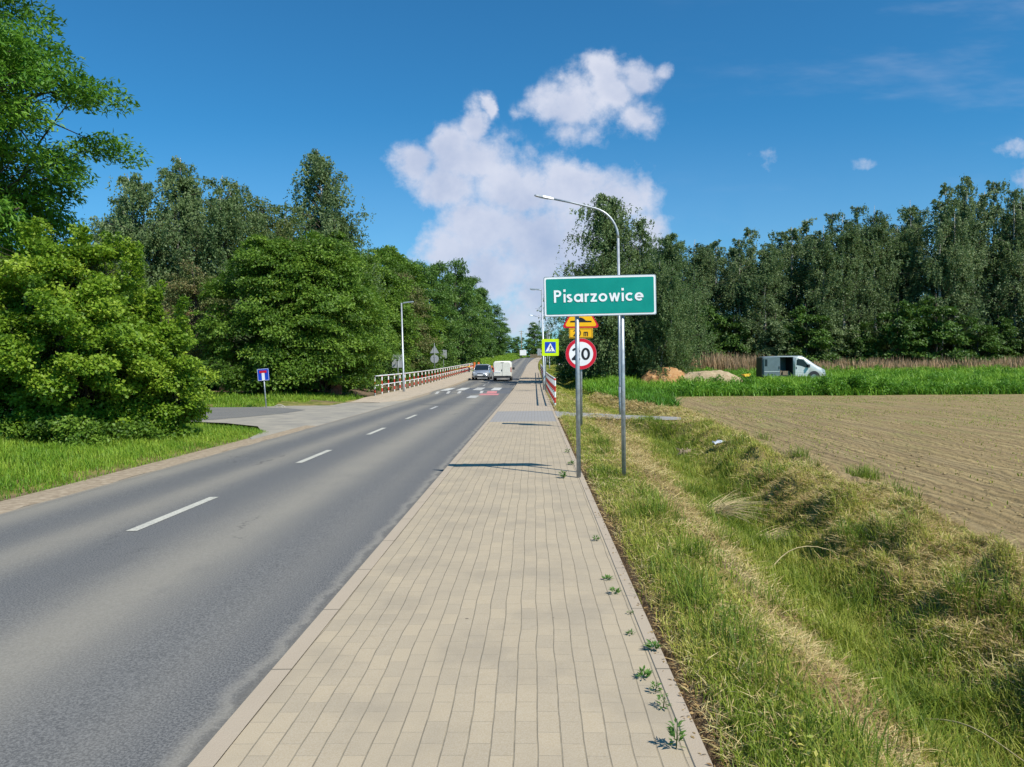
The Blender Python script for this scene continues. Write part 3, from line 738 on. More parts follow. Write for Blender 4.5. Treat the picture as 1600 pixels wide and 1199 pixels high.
FT = [proto_hornbeam(31, 15, 4.2, z0=.6, k=170, nl=110, L=.30, mat='lf_far', sz=.07), proto_hornbeam(32, 14, 3.6, z0=.6, k=160, nl=110, L=.28, mat='lf_far', sz=.075, tb=.42)]
far_row = [(0, -13.2, 91, 0, .92, .9, 'green tree above the silver car at the end of the railing'),
           (1, -13.0, 102, 1, 1.08, .85, 'tall peaked tree above the orange mesh barrier'),
           (0, -11.8, 116, 2, 1.14, .8, 'highest tree of the row beyond the orange mesh barrier'),
           (1, -12.4, 132, 3, 1.12, .9, 'rounded tree on the grassy bank behind the white van'),
           (0, -12.0, 150, 4, 1.12, .8, 'tree on the grassy bank to the right of the highest tree'),
           (1, -11.6, 175, 5, 1.14, .8, 'narrow darker tree further up the bank'),
           (0, -10.6, 205, 1.5, .95, .8, 'small distant tree near the top of the bank'),
           (1, -9.8, 240, 2.5, .75, .8, 'last low tree of the left row at the crest of the road')]
for i, x, y, rz, s1, s2, lb in far_row: plant(FT[i], x, y, rz, s1, lb, GL, sxy=s2)
BP = [proto_birch(41, 14, 4.4, k=200, ns=17, nl=17, L=.15, slen=1.1, tops=3), proto_birch(42, 13, 3.7, k=160, ns=17, nl=17, L=.15, slen=1.1, tops=2), proto_birch(43, 16, 3.2, k=130, ns=16, nl=17, L=.16, slen=1.3)]
GBI = 'birches behind the side road'
plant(BP[0], -22.2, 48, 0, 1.05, 'largest grey green weeping birch, left of the sky gap above the broadleaf trees', GBI)
plant(BP[1], -25.6, 48, 1, .95, 'lower weeping birch at the left end of the group, beside the leaning foreground ash', GBI)
plant(BP[1], -19.4, 47, 3, 1.02, 'birch with the narrow second peak right of the largest birch', GBI)
plant(BP[2], -15.5, 56, 0, 1.08, 'tallest slender birch rising as a spire over the broadleaf trees', GBI)
plant(BP[1], -14.9, 57, 4, 1.10, 'birch to the right of the tallest slender birch', GBI)
plant(BP[0], -24.2, 53, 4, 1.0, 'birch filling the gap behind the largest birch', GBI)
plant(BP[1], -17.6, 54, 2.4, 1.0, 'birch behind the thin crowned locust tree', GBI)
plant(BP[0], -20.6, 52, 5, 1.0, 'full birch between the largest birch and its narrow neighbour', GBI)
plant(BP[1], -29.5, 50, 2, .80, 'small hazy birch just visible above the maple bush', GBI)
plant(BP[2], -33.5, 52, 2, .66, 'small thin birch above the left part of the maple bush', GBI)
LOC = proto_hornbeam(22, 12.4, 2.8, z0=5, k=110, nl=130, L=.15, mat='lf_brown', tb=.1, droop=.3, inner=.25, sz=.065, name='locust_tree')
plant(LOC, -17.6, 50, 0, 1.03, 'thin crowned olive locust tree left of the tallest slender birch', GB)
LOC2 = proto_hornbeam(23, 7.4, 2.3, z0=2, k=110, nl=150, L=.13, mat='lf_brown', tb=.45, droop=.4, inner=.3, sz=.08, name='locust_tree')
plant(LOC2, -18.6, 41.5, 0, 1.0, 'small reddish brown locust tree between the maple bush and the broadleaf trees', GB)
for x, y, sc, lb in ((-30, 43, .85, 'low broadleaf tree seen through gaps of the maple bush'), (-22.5, 42.5, .80, 'broadleaf tree over the far end of the side road'),
                     (-26.5, 58, 1.1, 'broadleaf tree in the back row behind the largest birch'), (-19.5, 57, 1.05, 'broadleaf tree in the back row left of the tallest slender birch')):
    plant(H[1], x, y, x, sc, lb, GB)

# the bright maple bush, the tall ash at the left
def maple_bush(x, y, h, Rx, seed, label, k=120):
    r = np.random.default_rng(seed); rr = random.Random(seed); root = empty('maple_bush', (x, y, float(gz(x, y))), 0, label, 'bush', 'maple bushes at the road edge')
    def Rf(t): return float(min(1, .60+1.2*t)*max(0, 1-t**2.2)**.55)
    C, O = sample_env(r, k, Rf, .15, h-.35, .42)
    C[:, 2] += .3*np.sin(C[:, 0]*9+seed)*np.cos(C[:, 1]*8)
    ang = np.arctan2(C[:, 1], C[:, 0]); m_ = Rx*r.uniform(.74, 1.16, k)*(1+.14*np.sin(3*ang+seed)+.10*np.sin(2*ang+C[:, 2]*1.8)); C[:, 0] *= m_; C[:, 1] *= m_
    nt_ = max(6, k//14); a_ = r.uniform(0, 6.28, nt_); q_ = Rx*r.uniform(.1, .75, nt_)
    base_ = np.stack([q_*np.cos(a_), q_*np.sin(a_), h*.90-(q_/Rx)**2*h*.28+r.uniform(.0, .35, nt_)], 1)
    C = np.concatenate([C, base_, base_+np.array([.03, 0, .22]), base_+np.array([.05, 0, .42])]); O = np.concatenate([O, np.tile([[0, 0, 1.]], (3*nt_, 1))+r.normal(size=(3*nt_, 3))*.2])
    s = .30*r.uniform(.5, 1.5, len(C)); s[k:] = .15*r.uniform(.6, 1.3, 3*nt_)
    me = broad_crown('foliage', M['lf_maple'], C, O, s, 260, .072, .85, r, droop=.4, flat=.55, tb=.52, tv=.2)
    mb = MB()
    for q in range(9):
        a = rr.uniform(0, 6.28); tr = [(.25*math.cos(a), .25*math.sin(a), -.1), (.5*math.cos(a), .5*math.sin(a), h*.3), (Rx*.4*math.cos(a), Rx*.4*math.sin(a), h*.5), (Rx*.35*math.cos(a), Rx*.35*math.sin(a), h*.72)]
        mb.tube(tr, [.05, .04, .03, .008], 6)
        limbs(mb, tr, C[q::9], .022, rr=rr, n=5, frac=.9)
    mb.build('stem', ['bark'], root); link('foliage', me, root); return root
maple_bush(-10.15, 16.5, 4.45, 2.25, 5, 'bright yellow green maple bush beside the road, its right half nearest the side road', 340)
maple_bush(-13.1, 17.0, 4.3, 2.4, 6, 'maple bush at the left frame edge under the tall ash', 300)
maple_bush(-8.75, 17.6, 3.0, 1.05, 8, 'low right lobe of maple bush hanging towards the side road', 130)
def ash_tree():
    r = np.random.default_rng(77); rr = random.Random(77)
    root = empty('ash_tree', (-15.4, 17.6, .1), 0, 'tall leafy ash tree cut by the left edge of the photo, over the maple bushes', 'tree')
    C = []; O = []
    while len(C) < 400:
        v = r.normal(size=3); v /= np.linalg.norm(v)
        q = .35+.65*r.uniform()**.55
        p = v*np.array([4.7, 4.2, 5.3])*q
        lump = 1+.08*math.sin(3*math.atan2(v[1], v[0])+4*v[2])+.08*math.sin(7*v[2]+1)
        p = p*lump+np.array([0, 0, 7.7])
        if p[2] < 2.7: continue
        C.append(p); O.append(v*np.array([1, 1, .5])+np.array([0, 0, .05]))
    C = np.array(C); O = unit(np.array(O))
    s = .60*r.uniform(.6, 1.35, len(C))
    me = broad_crown('crown', M['lf_ash'], C, O, s, 400, .145, .36, r, droop=.45, flat=.62, tb=.5, tv=.17)
    tr = [(0, 0, -.3), (.1, 0, 2.2), (.0, .1, 4.5), (.2, -.1, 7.5), (.1, 0, 10.5), (0, 0, 12.3)]
    mb = MB(); mb.tube(tr, [.3, .24, .2, .15, .08, .02], 10)
    for a, zz in ((-.2, 4), (.5, 5), (-.9, 5.5), (2.5, 4.5), (.1, 7), (3.6, 6), (1.6, 6.5), (-1.8, 7.5)):
        t2 = [(.05, 0, zz-1.2), (1.3*math.cos(a), 1.3*math.sin(a), zz), (2.7*math.cos(a+.1), 2.7*math.sin(a+.1), zz+.8), (4.1*math.cos(a), 4.1*math.sin(a), zz+1.1)]
        mb.tube(t2, [.13, .09, .06, .015], 7)
        sub = [c for c in C if math.cos(math.atan2(c[1], c[0])-a) > .75 and abs(c[2]-zz-.7) < 2.4][:26]
        for c in sub:
            s0 = Vector(t2[1]).lerp(Vector(t2[2]), rr.random()); c_ = Vector(c); md = s0.lerp(c_, .5)+Vector((0, 0, .18))
            mb.tube([s0, md, c_], [.035, .022, .006], 5, cap=False)
    limbs(mb, tr, C, .05, rr=rr, frac=.55)
    mb.build('trunk', ['bark'], root); link('crown', me, root)
ash_tree()

# right hand birches near the road
NB = [proto_birch(51, 14.8, 3.7, k=180, ns=18, nl=17, L=.16, slen=1.5, z0=.03), proto_birch(52, 13, 3.9, k=200, ns=18, nl=17, L=.16, slen=1.4, z0=.03, tops=2)]
GN = 'birches beside the sand heap'
plant(NB[0], 5.9, 61, 0, 1.0, 'tall weeping birch behind the street lamp and the green town sign', GN)
plant(NB[1], 8.6, 62, 1, 1.0, 'bushy weeping birch just right of the tall one behind the town sign', GN)
plant(NB[1], 9.6, 59.5, 2.5, .72, 'low birch whose hanging branches touch the sand heap', GN)
plant(NB[1], 3.9, 72, 3.6, .80, 'birch partly hidden behind the yellow hump warning sign', GN)
plant(NB[0], 12.3, 70, 1.5, .86, 'slender birch in the gap between the near birches and the wood', GN)
# the wood
WB = [proto_birch(61, 18, 3.8, k=100, ns=15, nl=19, L=.19, slen=1.7, mat='lf_birch2', z0=.10, spread=.26), proto_birch(62, 18, 4.4, k=120, ns=15, nl=19, L=.19, slen=1.8, mat='lf_birch2', tops=2, z0=.08, spread=.26),
      proto_birch(63, 17, 3.3, k=64, ns=14, nl=19, L=.19, slen=1.6, mat='lf_birch2', z0=.25, spread=.26), proto_birch(64, 19, 4.6, k=130, ns=15, nl=19, L=.19, slen=1.8, mat='lf_birch2', tops=3, z0=.1, spread=.26)]
def wood_h(px):   # crown height along the wood, by direction
    return float(np.interp(px, [12, 18, 24, 30, 36, 42, 48, 54, 62, 80], [13.8, 16.0, 15.4, 16.6, 18.0, 19.6, 21.6, 22.2, 22.0, 21.6]))
wr = random.Random(5)
ORD = ['first', 'second', 'third', 'fourth', 'fifth', 'sixth', 'seventh', 'eighth', 'ninth', 'tenth', 'eleventh', 'twelfth', 'thirteenth', 'fourteenth', 'fifteenth', 'sixteenth', 'seventeenth', 'eighteenth', 'nineteenth', 'twentieth', 'twenty-first', 'twenty-second', 'twenty-third', 'twenty-fourth', 'twenty-fifth', 'twenty-sixth', 'twenty-seventh', 'twenty-eighth', 'twenty-ninth', 'thirtieth']
cnt = {}
def nth(key): cnt[key] = cnt.get(key, -1)+1; return ORD[cnt[key]]
look = ['slender', 'bushy', 'pointed', 'broad', 'loose', 'full crowned', 'thin', 'dark']
kk = 0
row = []
x = 13.5
while x < 72:
    row.append((x+wr.uniform(-.4, .4), 90+wr.uniform(-2.5, 2.5))); x += wr.uniform(1.9, 2.8)
x = 14.5
while x < 78:
    row.append((x, 98+wr.uniform(-2, 3))); x += wr.uniform(2.4, 3.6)
row.sort(key=lambda p: p[0]/p[1])
for i, (x, y) in enumerate(row):
    hgt = wood_h(x*90/y)*wr.uniform(.84, 1.05)*(y/90)
    pr = WB[wr.randrange(4)]; ph = {0: 18, 1: 18, 2: 17, 3: 19}[WB.index(pr)]
    place = ('behind the sand heaps' if x < 24 else 'behind the grey van' if x < 34 else 'right of the grey van' if x < 50 else 'near the right photo edge')
    frac = ('front row' if y < 94.5 else 'back row')
    plant(pr, x, y, wr.uniform(0, 6), hgt/ph, f'{nth(frac)} birch from left in the {frac}, {place}', GW, sxy=wr.uniform(.95, 1.3))
# lower broad trees along the wood's foot
LT = [proto_hornbeam(71, 8, 2.6, z0=.4, k=90, nl=90, L=.27, mat='lf_birch2', tb=.6, sz=.085, name='young_tree', droop=.9), proto_hornbeam(72, 7, 2.3, z0=.3, k=80, nl=90, L=.27, mat='lf_under', tb=.7, sz=.09, name='young_tree')]
x = 15
i = 0
lt_lab = []
while x < 66:
    pr = LT[0] if wr.random() < .45 else LT[1]
    place = ('behind the sand heap' if x < 22 else 'behind the grey van' if x < 34 else 'right of the grey van' if x < 48 else 'near the right photo edge')
    kind_ = 'light green' if pr is LT[0] else 'dark green'
    plant(pr, x, 85.5+wr.uniform(-1.5, 2), wr.uniform(0, 6), wr.uniform(.75, 1.25), f'{kind_} young tree, {nth("y")} from left below the birches, {place}', 'young trees at the foot of the wood')
    x += wr.uniform(2.2, 4.4)
# far crest
plant(FT[0], -1.3+cx(262)-1.2, 262, 0, .86, 'distant round tree at the crest where the road disappears', 'trees at the crest')
plant(FT[1], 5.0, 300, 1, .8, 'distant darker tree at the crest behind the crossing sign', 'trees at the crest')
plant(FT[0], 10, 240, 2, .7, 'distant tree behind the speed limit sign', 'trees at the crest')
plant(FT[1], 6.5, 170, 3, .5, 'roadside tree behind the yellow hump sign plate', 'trees at the crest')
plant(FT[0], -7.2, 330, 2, .55, 'faint low tree behind the utility pole at the crest', 'trees at the crest')

# ------------------------------------------------------------------ stuff: undergrowth, grass, crop
def scatter_mesh(name, mat, P, hgt, wid, lean, r, tint, bend=.35, dirs=None):
    """grass blades: P base, two segment blades"""
    n = len(P); a = r.uniform(0, 2*math.pi, n) if dirs is None else dirs
    d = np.stack([np.cos(a), np.sin(a), np.zeros(n)], 1); sd = np.stack([-np.sin(a), np.cos(a), np.zeros(n)], 1)
    h = hgt[:, None]; w_ = wid[:, None]; ln = lean[:, None]
    up = np.array([[0, 0, 1.]])
    m1 = P+up*h*.55+d*ln*h*.3; tp = P+up*h*(1-.25*np.minimum(ln, 1))+d*ln*h*(.75+bend)
    V_ = np.stack([P-sd*w_*.5, P+sd*w_*.5, m1-sd*w_*.42, m1+sd*w_*.42, tp-sd*w_*.06, tp+sd*w_*.06], 1).reshape(-1, 3)
    b = (np.arange(n)*6)[:, None]
    F_ = np.concatenate([b+np.array([0, 1, 3, 2]), b+np.array([2, 3, 5, 4])], 1).reshape(-1, 4)
    return np_mesh(name, V_, F_, M[mat], np.repeat(tint, 2))
def area_pts(n, x0, x1, y0, y1, r, dens=None, ybias=None):
    X = r.uniform(x0, x1, n); Yv = (y0+(y1-y0)*r.uniform(0, 1, n)) if ybias is None else y0*(y1/y0)**(r.uniform(0, 1, n))
    if dens is not None:
        k = r.uniform(0, 1, n) < dens(X, Yv); X = X[k]; Yv = Yv[k]
    return X, Yv
def frame_ok(X, Y, m=1.12): return (X < Y*.64*m+1.0) & (X > -Y*.70*m-1.0)
r = np.random.default_rng(99)
# --- verge and ditch grass (right)
def verge_dens(X, Y):
    dx = ditch_x(Y); t = (X-1.25)/(dx-1.25)
    drystrip = np.exp(-((t-.42)/.34)**2)*.88*ss(Y, 34, 24)
    heap = ss(X, dx+.35, dx+.9)*ss(X, field_x(Y)-.5, dx+1.9)*.88
    pn = fnoise(X*2.1, Y*1.6, 51)
    d = (1-drystrip)*(1-heap*ss(pn, .97, .62))
    d *= ss(X, .73, .86)*ss(X, field_x(Y)+.1, field_x(Y)-.5)
    d *= .35+.65*ss(fnoise(X*3.3, Y*2.7, 61), .3, .55)
    return d*(1-.9*path_mask(X, Y))*frame_ok(X, Y)
def path_mask(X, Y):
    yc = 25.4-1.05*(X-.7)*.85
    return (np.abs(Y-yc) < 1.25-.12*(X-.7))*(X < 4.4)
# near: log-spaced in Y so that density falls with distance
X, Yv = area_pts(560000, .75, 7.5, 2.1, 45, r, None, True)
k = r.uniform(0, 1, len(X)) < verge_dens(X, Yv); X = X[k]; Yv = Yv[k]
dx = ditch_x(Yv)
hh = r.uniform(.03, .095, len(X))*(1+.5*ss(fnoise(X*2, Yv*2, 71), .5, .75))*(1+.0*X)
hh *= 1+1.1*np.exp(-((X-dx)/.35)**2)+.5*ss(Yv, 8, 30)
P = np.stack([X, Yv, gz(X, Yv)-.01], 1)
gt = .66+.14*ss(X, dx+.4, dx+.9)+(fnoise(X*1.1, Yv*.9, 81)-.5)*1.0+r.normal(size=len(X))*.17-.22*np.exp(-((X-dx)/.30)**2)+.12*ss(Yv, 12, 30)
wd = r.uniform(.003, .006, len(X))*(1+Yv*.075)
me = scatter_mesh('verge_grass', 'gr_green', P, hh, wd, r.uniform(.1, .9, len(X)), r, gt)
tag(link('verge_grass', me), 'short green grass growing on the verge and in the ditch', 'grass', kind='stuff')
# tall tufts
TX, TY = [], []
for q in range(150):
    ty = 2.3*(20/2.3)**r.uniform(); dxx = float(ditch_x(ty)); tx = r.choice([dxx+r.normal()*.25, dxx+.6+r.normal()*.3, dxx+2.0+r.normal()*.4, 1.0+r.uniform(0, .4)], p=[.5, .2, .2, .1])
    n = r.integers(60, 170); TX.append(tx+r.normal(size=n)*.10); TY.append(ty+r.normal(size=n)*.12)
X = np.concatenate(TX); Yv = np.concatenate(TY); P = np.stack([X, Yv, gz(X, Yv)-.01], 1)
me = scatter_mesh('ditch_tufts', 'gr_green', P, r.uniform(.10, .30, len(X)), r.uniform(.003, .006, len(X))*(1+Yv*.06), r.uniform(.2, 1.0, len(X)), r, .22+r.normal(size=len(X))*.2)
tag(link('ditch_tufts', me), 'taller darker grass tufts in the bottom of the ditch', 'grass', kind='stuff')
r_ = np.random.default_rng(123); C = []
for q in range(170):
    ty = 2.4*(22/2.4)**r_.uniform(); tx = r_.choice([float(ditch_x(ty))+.9+r_.uniform(0, 1.8), 1.0+r_.uniform(0, .7)], p=[.7, .3]); 
    if tx < float(field_x(ty)): C.append((tx, ty, float(gz(tx, ty))+.035))
C = np.array(C); O = unit(r_.normal(size=(len(C), 3))*.5+np.array([0, 0, 1.]))
me = broad_crown('verge_weeds', M['gr_green'], C, O, .07*r_.uniform(.5, 1.6, len(C)), 26, .028, .55, r_, droop=.1, flat=.8, tb=.55, tv=.25)
tag(link('verge_weeds', me), 'small broad leaved weeds scattered through the verge grass', 'weeds', kind='stuff')
# --- dry cut grass: lying stalks
def dry_dens(X, Y):
    dx = ditch_x(Y); t = (X-1.25)/(dx-1.25)
    strip_ = np.exp(-((t-.42)/.34)**2)*.95*ss(Y, 36, 24)
    heap = ss(X, dx+.3, dx+.8)*ss(X, field_x(Y)-.1, dx+1.7)
    edge = np.exp(-((X-.82)/.08)**2)*.35
    pn = fnoise(X*1.9, Y*1.5, 51)
    d = np.maximum(np.maximum(strip_*(.4+.6*pn), heap*ss(pn, 1.0, .62)), edge)
    d = np.maximum(d, .22*(X > 1.))
    return d*ss(X, field_x(Y)+.1, field_x(Y)-.3)*(1-.9*path_mask(X, Y))*frame_ok(X, Y)*(X > .72)
X, Yv = area_pts(620000, .75, 7.5, 2.1, 44, r, None, True)
k = r.uniform(0, 1, len(X)) < dry_dens(X, Yv); X = X[k]; Yv = Yv[k]; n = len(X)
a = r.uniform(0, 6.28, n)+(fnoise(X*1.5, Yv*1.2, 91)-.5)*3; L_ = r.uniform(.03, .115, n)*(1+Yv*.05); el = np.abs(r.normal(size=n))*.32
z0 = gz(X, Yv)+np.abs(r.normal(size=n))*.022
D = np.stack([np.cos(a)*np.cos(el), np.sin(a)*np.cos(el), np.sin(el)], 1)
N = rn(r, n)*.4+np.array([0, 0, 1.])
V_, F_ = leaf_quads(np.stack([X, Yv, z0], 1), D, N, L_, r.uniform(.0014, .0034, n)*(1+Yv*.17))
tn = .58+(fnoise(X*2.2, Yv*1.8, 95)-.5)*1.1+r.normal(size=n)*.22
tag(link('cut_hay', np_mesh('cut_hay', V_, F_, M['gr_dry'], tn)), 'dry cut hay lying on the ditch banks', 'hay', kind='stuff')
# --- grass on the left verge
def left_dens(X, Y):
    d = ss(-X+.12*np.sin(Y*2.3), 6.85, 7.1)*ss(Y, 22.5, 21.)
    cor = np.hypot(X+9.6, (Y-19.5)*1.0) < 3.4
    ok = (Y < 19.8) | cor | (X < -9.5)*(Y < 23.5)
    return d*ok*frame_ok(X, Y)*(.4+.6*ss(fnoise(X*2.5, Y*2, 63), .3, .5))
X, Yv = area_pts(230000, -17, -6.9, 7.5, 24.5, r, left_dens)
hh = r.uniform(.07, .20, len(X))*(1+.8*ss(-X, 8, 10.5)*ss(fnoise(X, Yv, 66), .4, .7))*(.55+.45*ss(-X, 6.9, 7.8))
me = scatter_mesh('left_verge_grass', 'gr_left', np.stack([X, Yv, gz(X, Yv)-.01], 1), hh, r.uniform(.007, .014, len(X)), r.uniform(.1, .8, len(X)), r, .5+(fnoise(X*.8, Yv*.8, 67)-.5)*1.2+(fnoise(X*4, Yv*3, 68)-.5)*.5+r.normal(size=len(X))*.2)
tag(link('left_verge_grass', me), 'lush green grass under the maple bushes on the left verge', 'grass', kind='stuff')
# --- grass strip before the left trees, and on the far bank
X, Yv = area_pts(90000, -26, -9.2, 33.2, 44, r, lambda X, Y: ss(Y, 33.1, 33.6)*ss(Y, 44, 36)*((X < -11.6) | (Y > 36.2-(X+11.6)*-.2) | (X < -10.6)*(Y > 35))*(.3+.7*ss(fnoise(X*1.1, Y, 68), .35, .6)))
me = scatter_mesh('roadside_grass', 'gr_left', np.stack([X, Yv, gz(X, Yv)-.01], 1), r.uniform(.06, .22, len(X))*(1+1.2*ss(fnoise(X*.8, Yv*1.5, 69), .55, .75)), r.uniform(.015, .03, len(X)), r.uniform(.1, .8, len(X)), r, .62+(fnoise(X*.5, Yv*.8, 70)-.5)*.8+r.normal(size=len(X))*.15)
tag(link('roadside_grass', me), 'grass strip between the side road and the broadleaf trees', 'grass', kind='stuff')
X, Yv = area_pts(60000, -16, -6.6, 108, 330, r); X = X+cx(Yv)
me = scatter_mesh('bank_grass', 'gr_left', np.stack([X, Yv, gz(X, Yv)-.02], 1), r.uniform(.15, .4, len(X)), r.uniform(.08, .2, len(X)), r.uniform(.1, .8, len(X)), r, .6+r.normal(size=len(X))*.2)
tag(link('bank_grass', me), 'grass on the bank left of the rising road', 'grass', kind='stuff')
X, Yv = area_pts(60000, .75, 4.5, 36, 220, r); k = X < 4.5; X = X+cx(Yv)
me = scatter_mesh('slope_grass', 'gr_green', np.stack([X, Yv, gz(X, Yv)-.02], 1), r.uniform(.06, .16, len(X)), r.uniform(.04, .09, len(X)), r.uniform(.1, .8, len(X)), r, .72+(fnoise(X*.9, Yv*.3, 73)-.5)*.9+r.normal(size=len(X))*.15)
tag(link('slope_grass', me), 'yellowish grass along the ditch beside the right railing', 'grass', kind='stuff')
# --- green crop
def crop_ok(X, Y):
    front = np.interp(X, [3.4, 4.0, 4.8, 5.8, 6.7, 7.3, 60], [50, 36, 29, 31.0, 38, 43.4, 43.6])
    lft = np.interp(Y, [28, 36, 50, 90], [4.6, 3.5, 3.4, 3.6])
    return (Y > front+(fnoise(X*.7, Y*.2, 31)-.5)*1.2)*(X > lft)*(Y < 84)*(X < Y*.76+3)
X, Yv = area_pts(250000, 3.3, 66, 28.5, 84, r, lambda X, Y: crop_ok(X, Y)*np.clip(46/Y, 0, 1)**1.5*(1-ss(Y, 60, 80)*.4))
vanclear = ~((X > 16.6) & (X < 23.3) & (Yv > 58.6) & (Yv < 62.3)) & ~((np.abs(X-12.0) < 4.4) & (np.abs(Yv-57.6) < 3.2))
X = X[vanclear]; Yv = Yv[vanclear]
hh = r.uniform(.30, .62, len(X))*(.50+1.0*fnoise(X*.9, Yv*.7, 33))*(1+.35*ss(Yv, 44, 58)*ss(Yv, 64, 58)) * np.where(Yv < 43, .9, 1)
tt = .62+(fnoise(X*.35, Yv*.25, 35)-.5)*.9+r.normal(size=len(X))*.2+.5*(fnoise(X*1.7, Yv*1.2, 36)-.5)-.25*ss(Yv, 47, 44)-.3*(X < 8)*ss(Yv, 46, 40)
me = scatter_mesh('green_crop', 'gr_crop', np.stack([X, Yv, gz(X, Yv)-.02], 1), hh, r.uniform(.035, .075, len(X)), r.uniform(.2, 1.1, len(X)), r, tt)
tag(link('green_crop', me), 'tall green crop standing in a band behind the tilled field', 'crop', kind='stuff')
r_ = np.random.default_rng(88); C = []
for q in range(420):
    fx = r_.uniform(7.6, 40); C.append((fx, 44+abs(r_.normal())*1.0+(fx > 17)*(fx < 20)*.3, float(gz(fx, 44.5))+r_.uniform(.12, .38)))
for q in range(260):
    fx = r_.uniform(6, 52); fy = r_.uniform(46, 74); C.append((fx, fy, float(gz(fx, fy))+r_.uniform(.3, .55)))
for q in range(60): C.append((18.3+r_.normal()*.9, 44.3+r_.normal()*.4, -.1+r_.uniform(.1, .75)))
C = np.array(C); C = C[~((C[:, 0] > 16.4) & (C[:, 0] < 23.5) & (C[:, 1] > 56.5) & (C[:, 1] < 63)) & ~((C[:, 0] > 7) & (C[:, 0] < 16.5) & (C[:, 1] > 55.5) & (C[:, 1] < 61))]
O = unit(r_.normal(size=(len(C), 3))+np.array([0, -.4, .8]))
me = broad_crown('leafy_weeds', M['gr_crop'], C, O, .34*r_.uniform(.5, 1.5, len(C)), 110, .13, .5, r_, droop=.3, flat=.7, tb=.30, tv=.2)
tag(link('leafy_weeds', me), 'darker leafy clumps in the green crop band', 'crop', kind='stuff')
# --- dry reeds at the foot of the wood
X, Yv = area_pts(34000, 12, 72, 75, 86, r, lambda X, Y: .12+.88*ss(fnoise(X*.6, Y*.3, 37), .35, .62))
hh = r.uniform(.4, 1.9, len(X))*(.55+.45*ss(X, 30, 16)+.25*ss(fnoise(X*.5, Yv, 38), .4, .7))
me = scatter_mesh('dry_reeds', 'gr_reed', np.stack([X, Yv, gz(X, Yv)], 1), hh, r.uniform(.04, .08, len(X)), r.uniform(.02, .3, len(X)), r, .5+(fnoise(X*.4, Yv*.3, 39)-.5)*.9+r.normal(size=len(X))*.2)
tag(link('dry_reeds', me), 'brown dry reeds in front of the birch wood', 'reeds', kind='stuff')
# --- undergrowth below left trees and in the wood
def undergrowth(name, label, boxes, seed, L):
    r_ = np.random.default_rng(seed); C = []
    for x0, x1, y0, y1, hm, n in boxes:
        xs_ = r_.uniform(x0, x1, n); ys_ = r_.uniform(y0, y1, n); C.append(np.stack([xs_, ys_, gz(xs_, ys_)+r_.uniform(.1, 1, n)**1.2*hm], 1))
    C = np.concatenate(C); O = unit(np.stack([r_.normal(size=len(C)), -np.abs(r_.normal(size=len(C)))-.3, r_.uniform(-.1, .5, len(C))], 1))
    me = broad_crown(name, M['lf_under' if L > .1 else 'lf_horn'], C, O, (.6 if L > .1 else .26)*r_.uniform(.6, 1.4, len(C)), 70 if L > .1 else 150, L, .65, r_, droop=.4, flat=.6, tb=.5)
    tag(link(name, me), label, 'undergrowth', kind='stuff')
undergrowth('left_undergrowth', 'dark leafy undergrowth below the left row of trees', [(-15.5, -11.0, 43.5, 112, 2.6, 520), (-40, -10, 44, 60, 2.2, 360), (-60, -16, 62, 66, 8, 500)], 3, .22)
undergrowth('bush_undergrowth', 'dark nettles and shoots under the maple bushes', [(-15, -8.6, 14.6, 16.4, .55, 150), (-17, -12, 13.6, 15.5, .5, 70), (-9.2, -8.0, 15.6, 18, .4, 40)], 9, .075)
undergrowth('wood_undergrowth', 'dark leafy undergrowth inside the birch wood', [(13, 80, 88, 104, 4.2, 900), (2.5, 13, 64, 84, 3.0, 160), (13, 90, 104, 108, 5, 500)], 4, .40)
undergrowth('crest_undergrowth', 'bushes along the crest of the road', [(-14, -9, 112, 250, 3.0, 160), (2.6, 14, 100, 320, 3.2, 320), (-40, 40, 340, 350, 8, 300)], 6, .55)
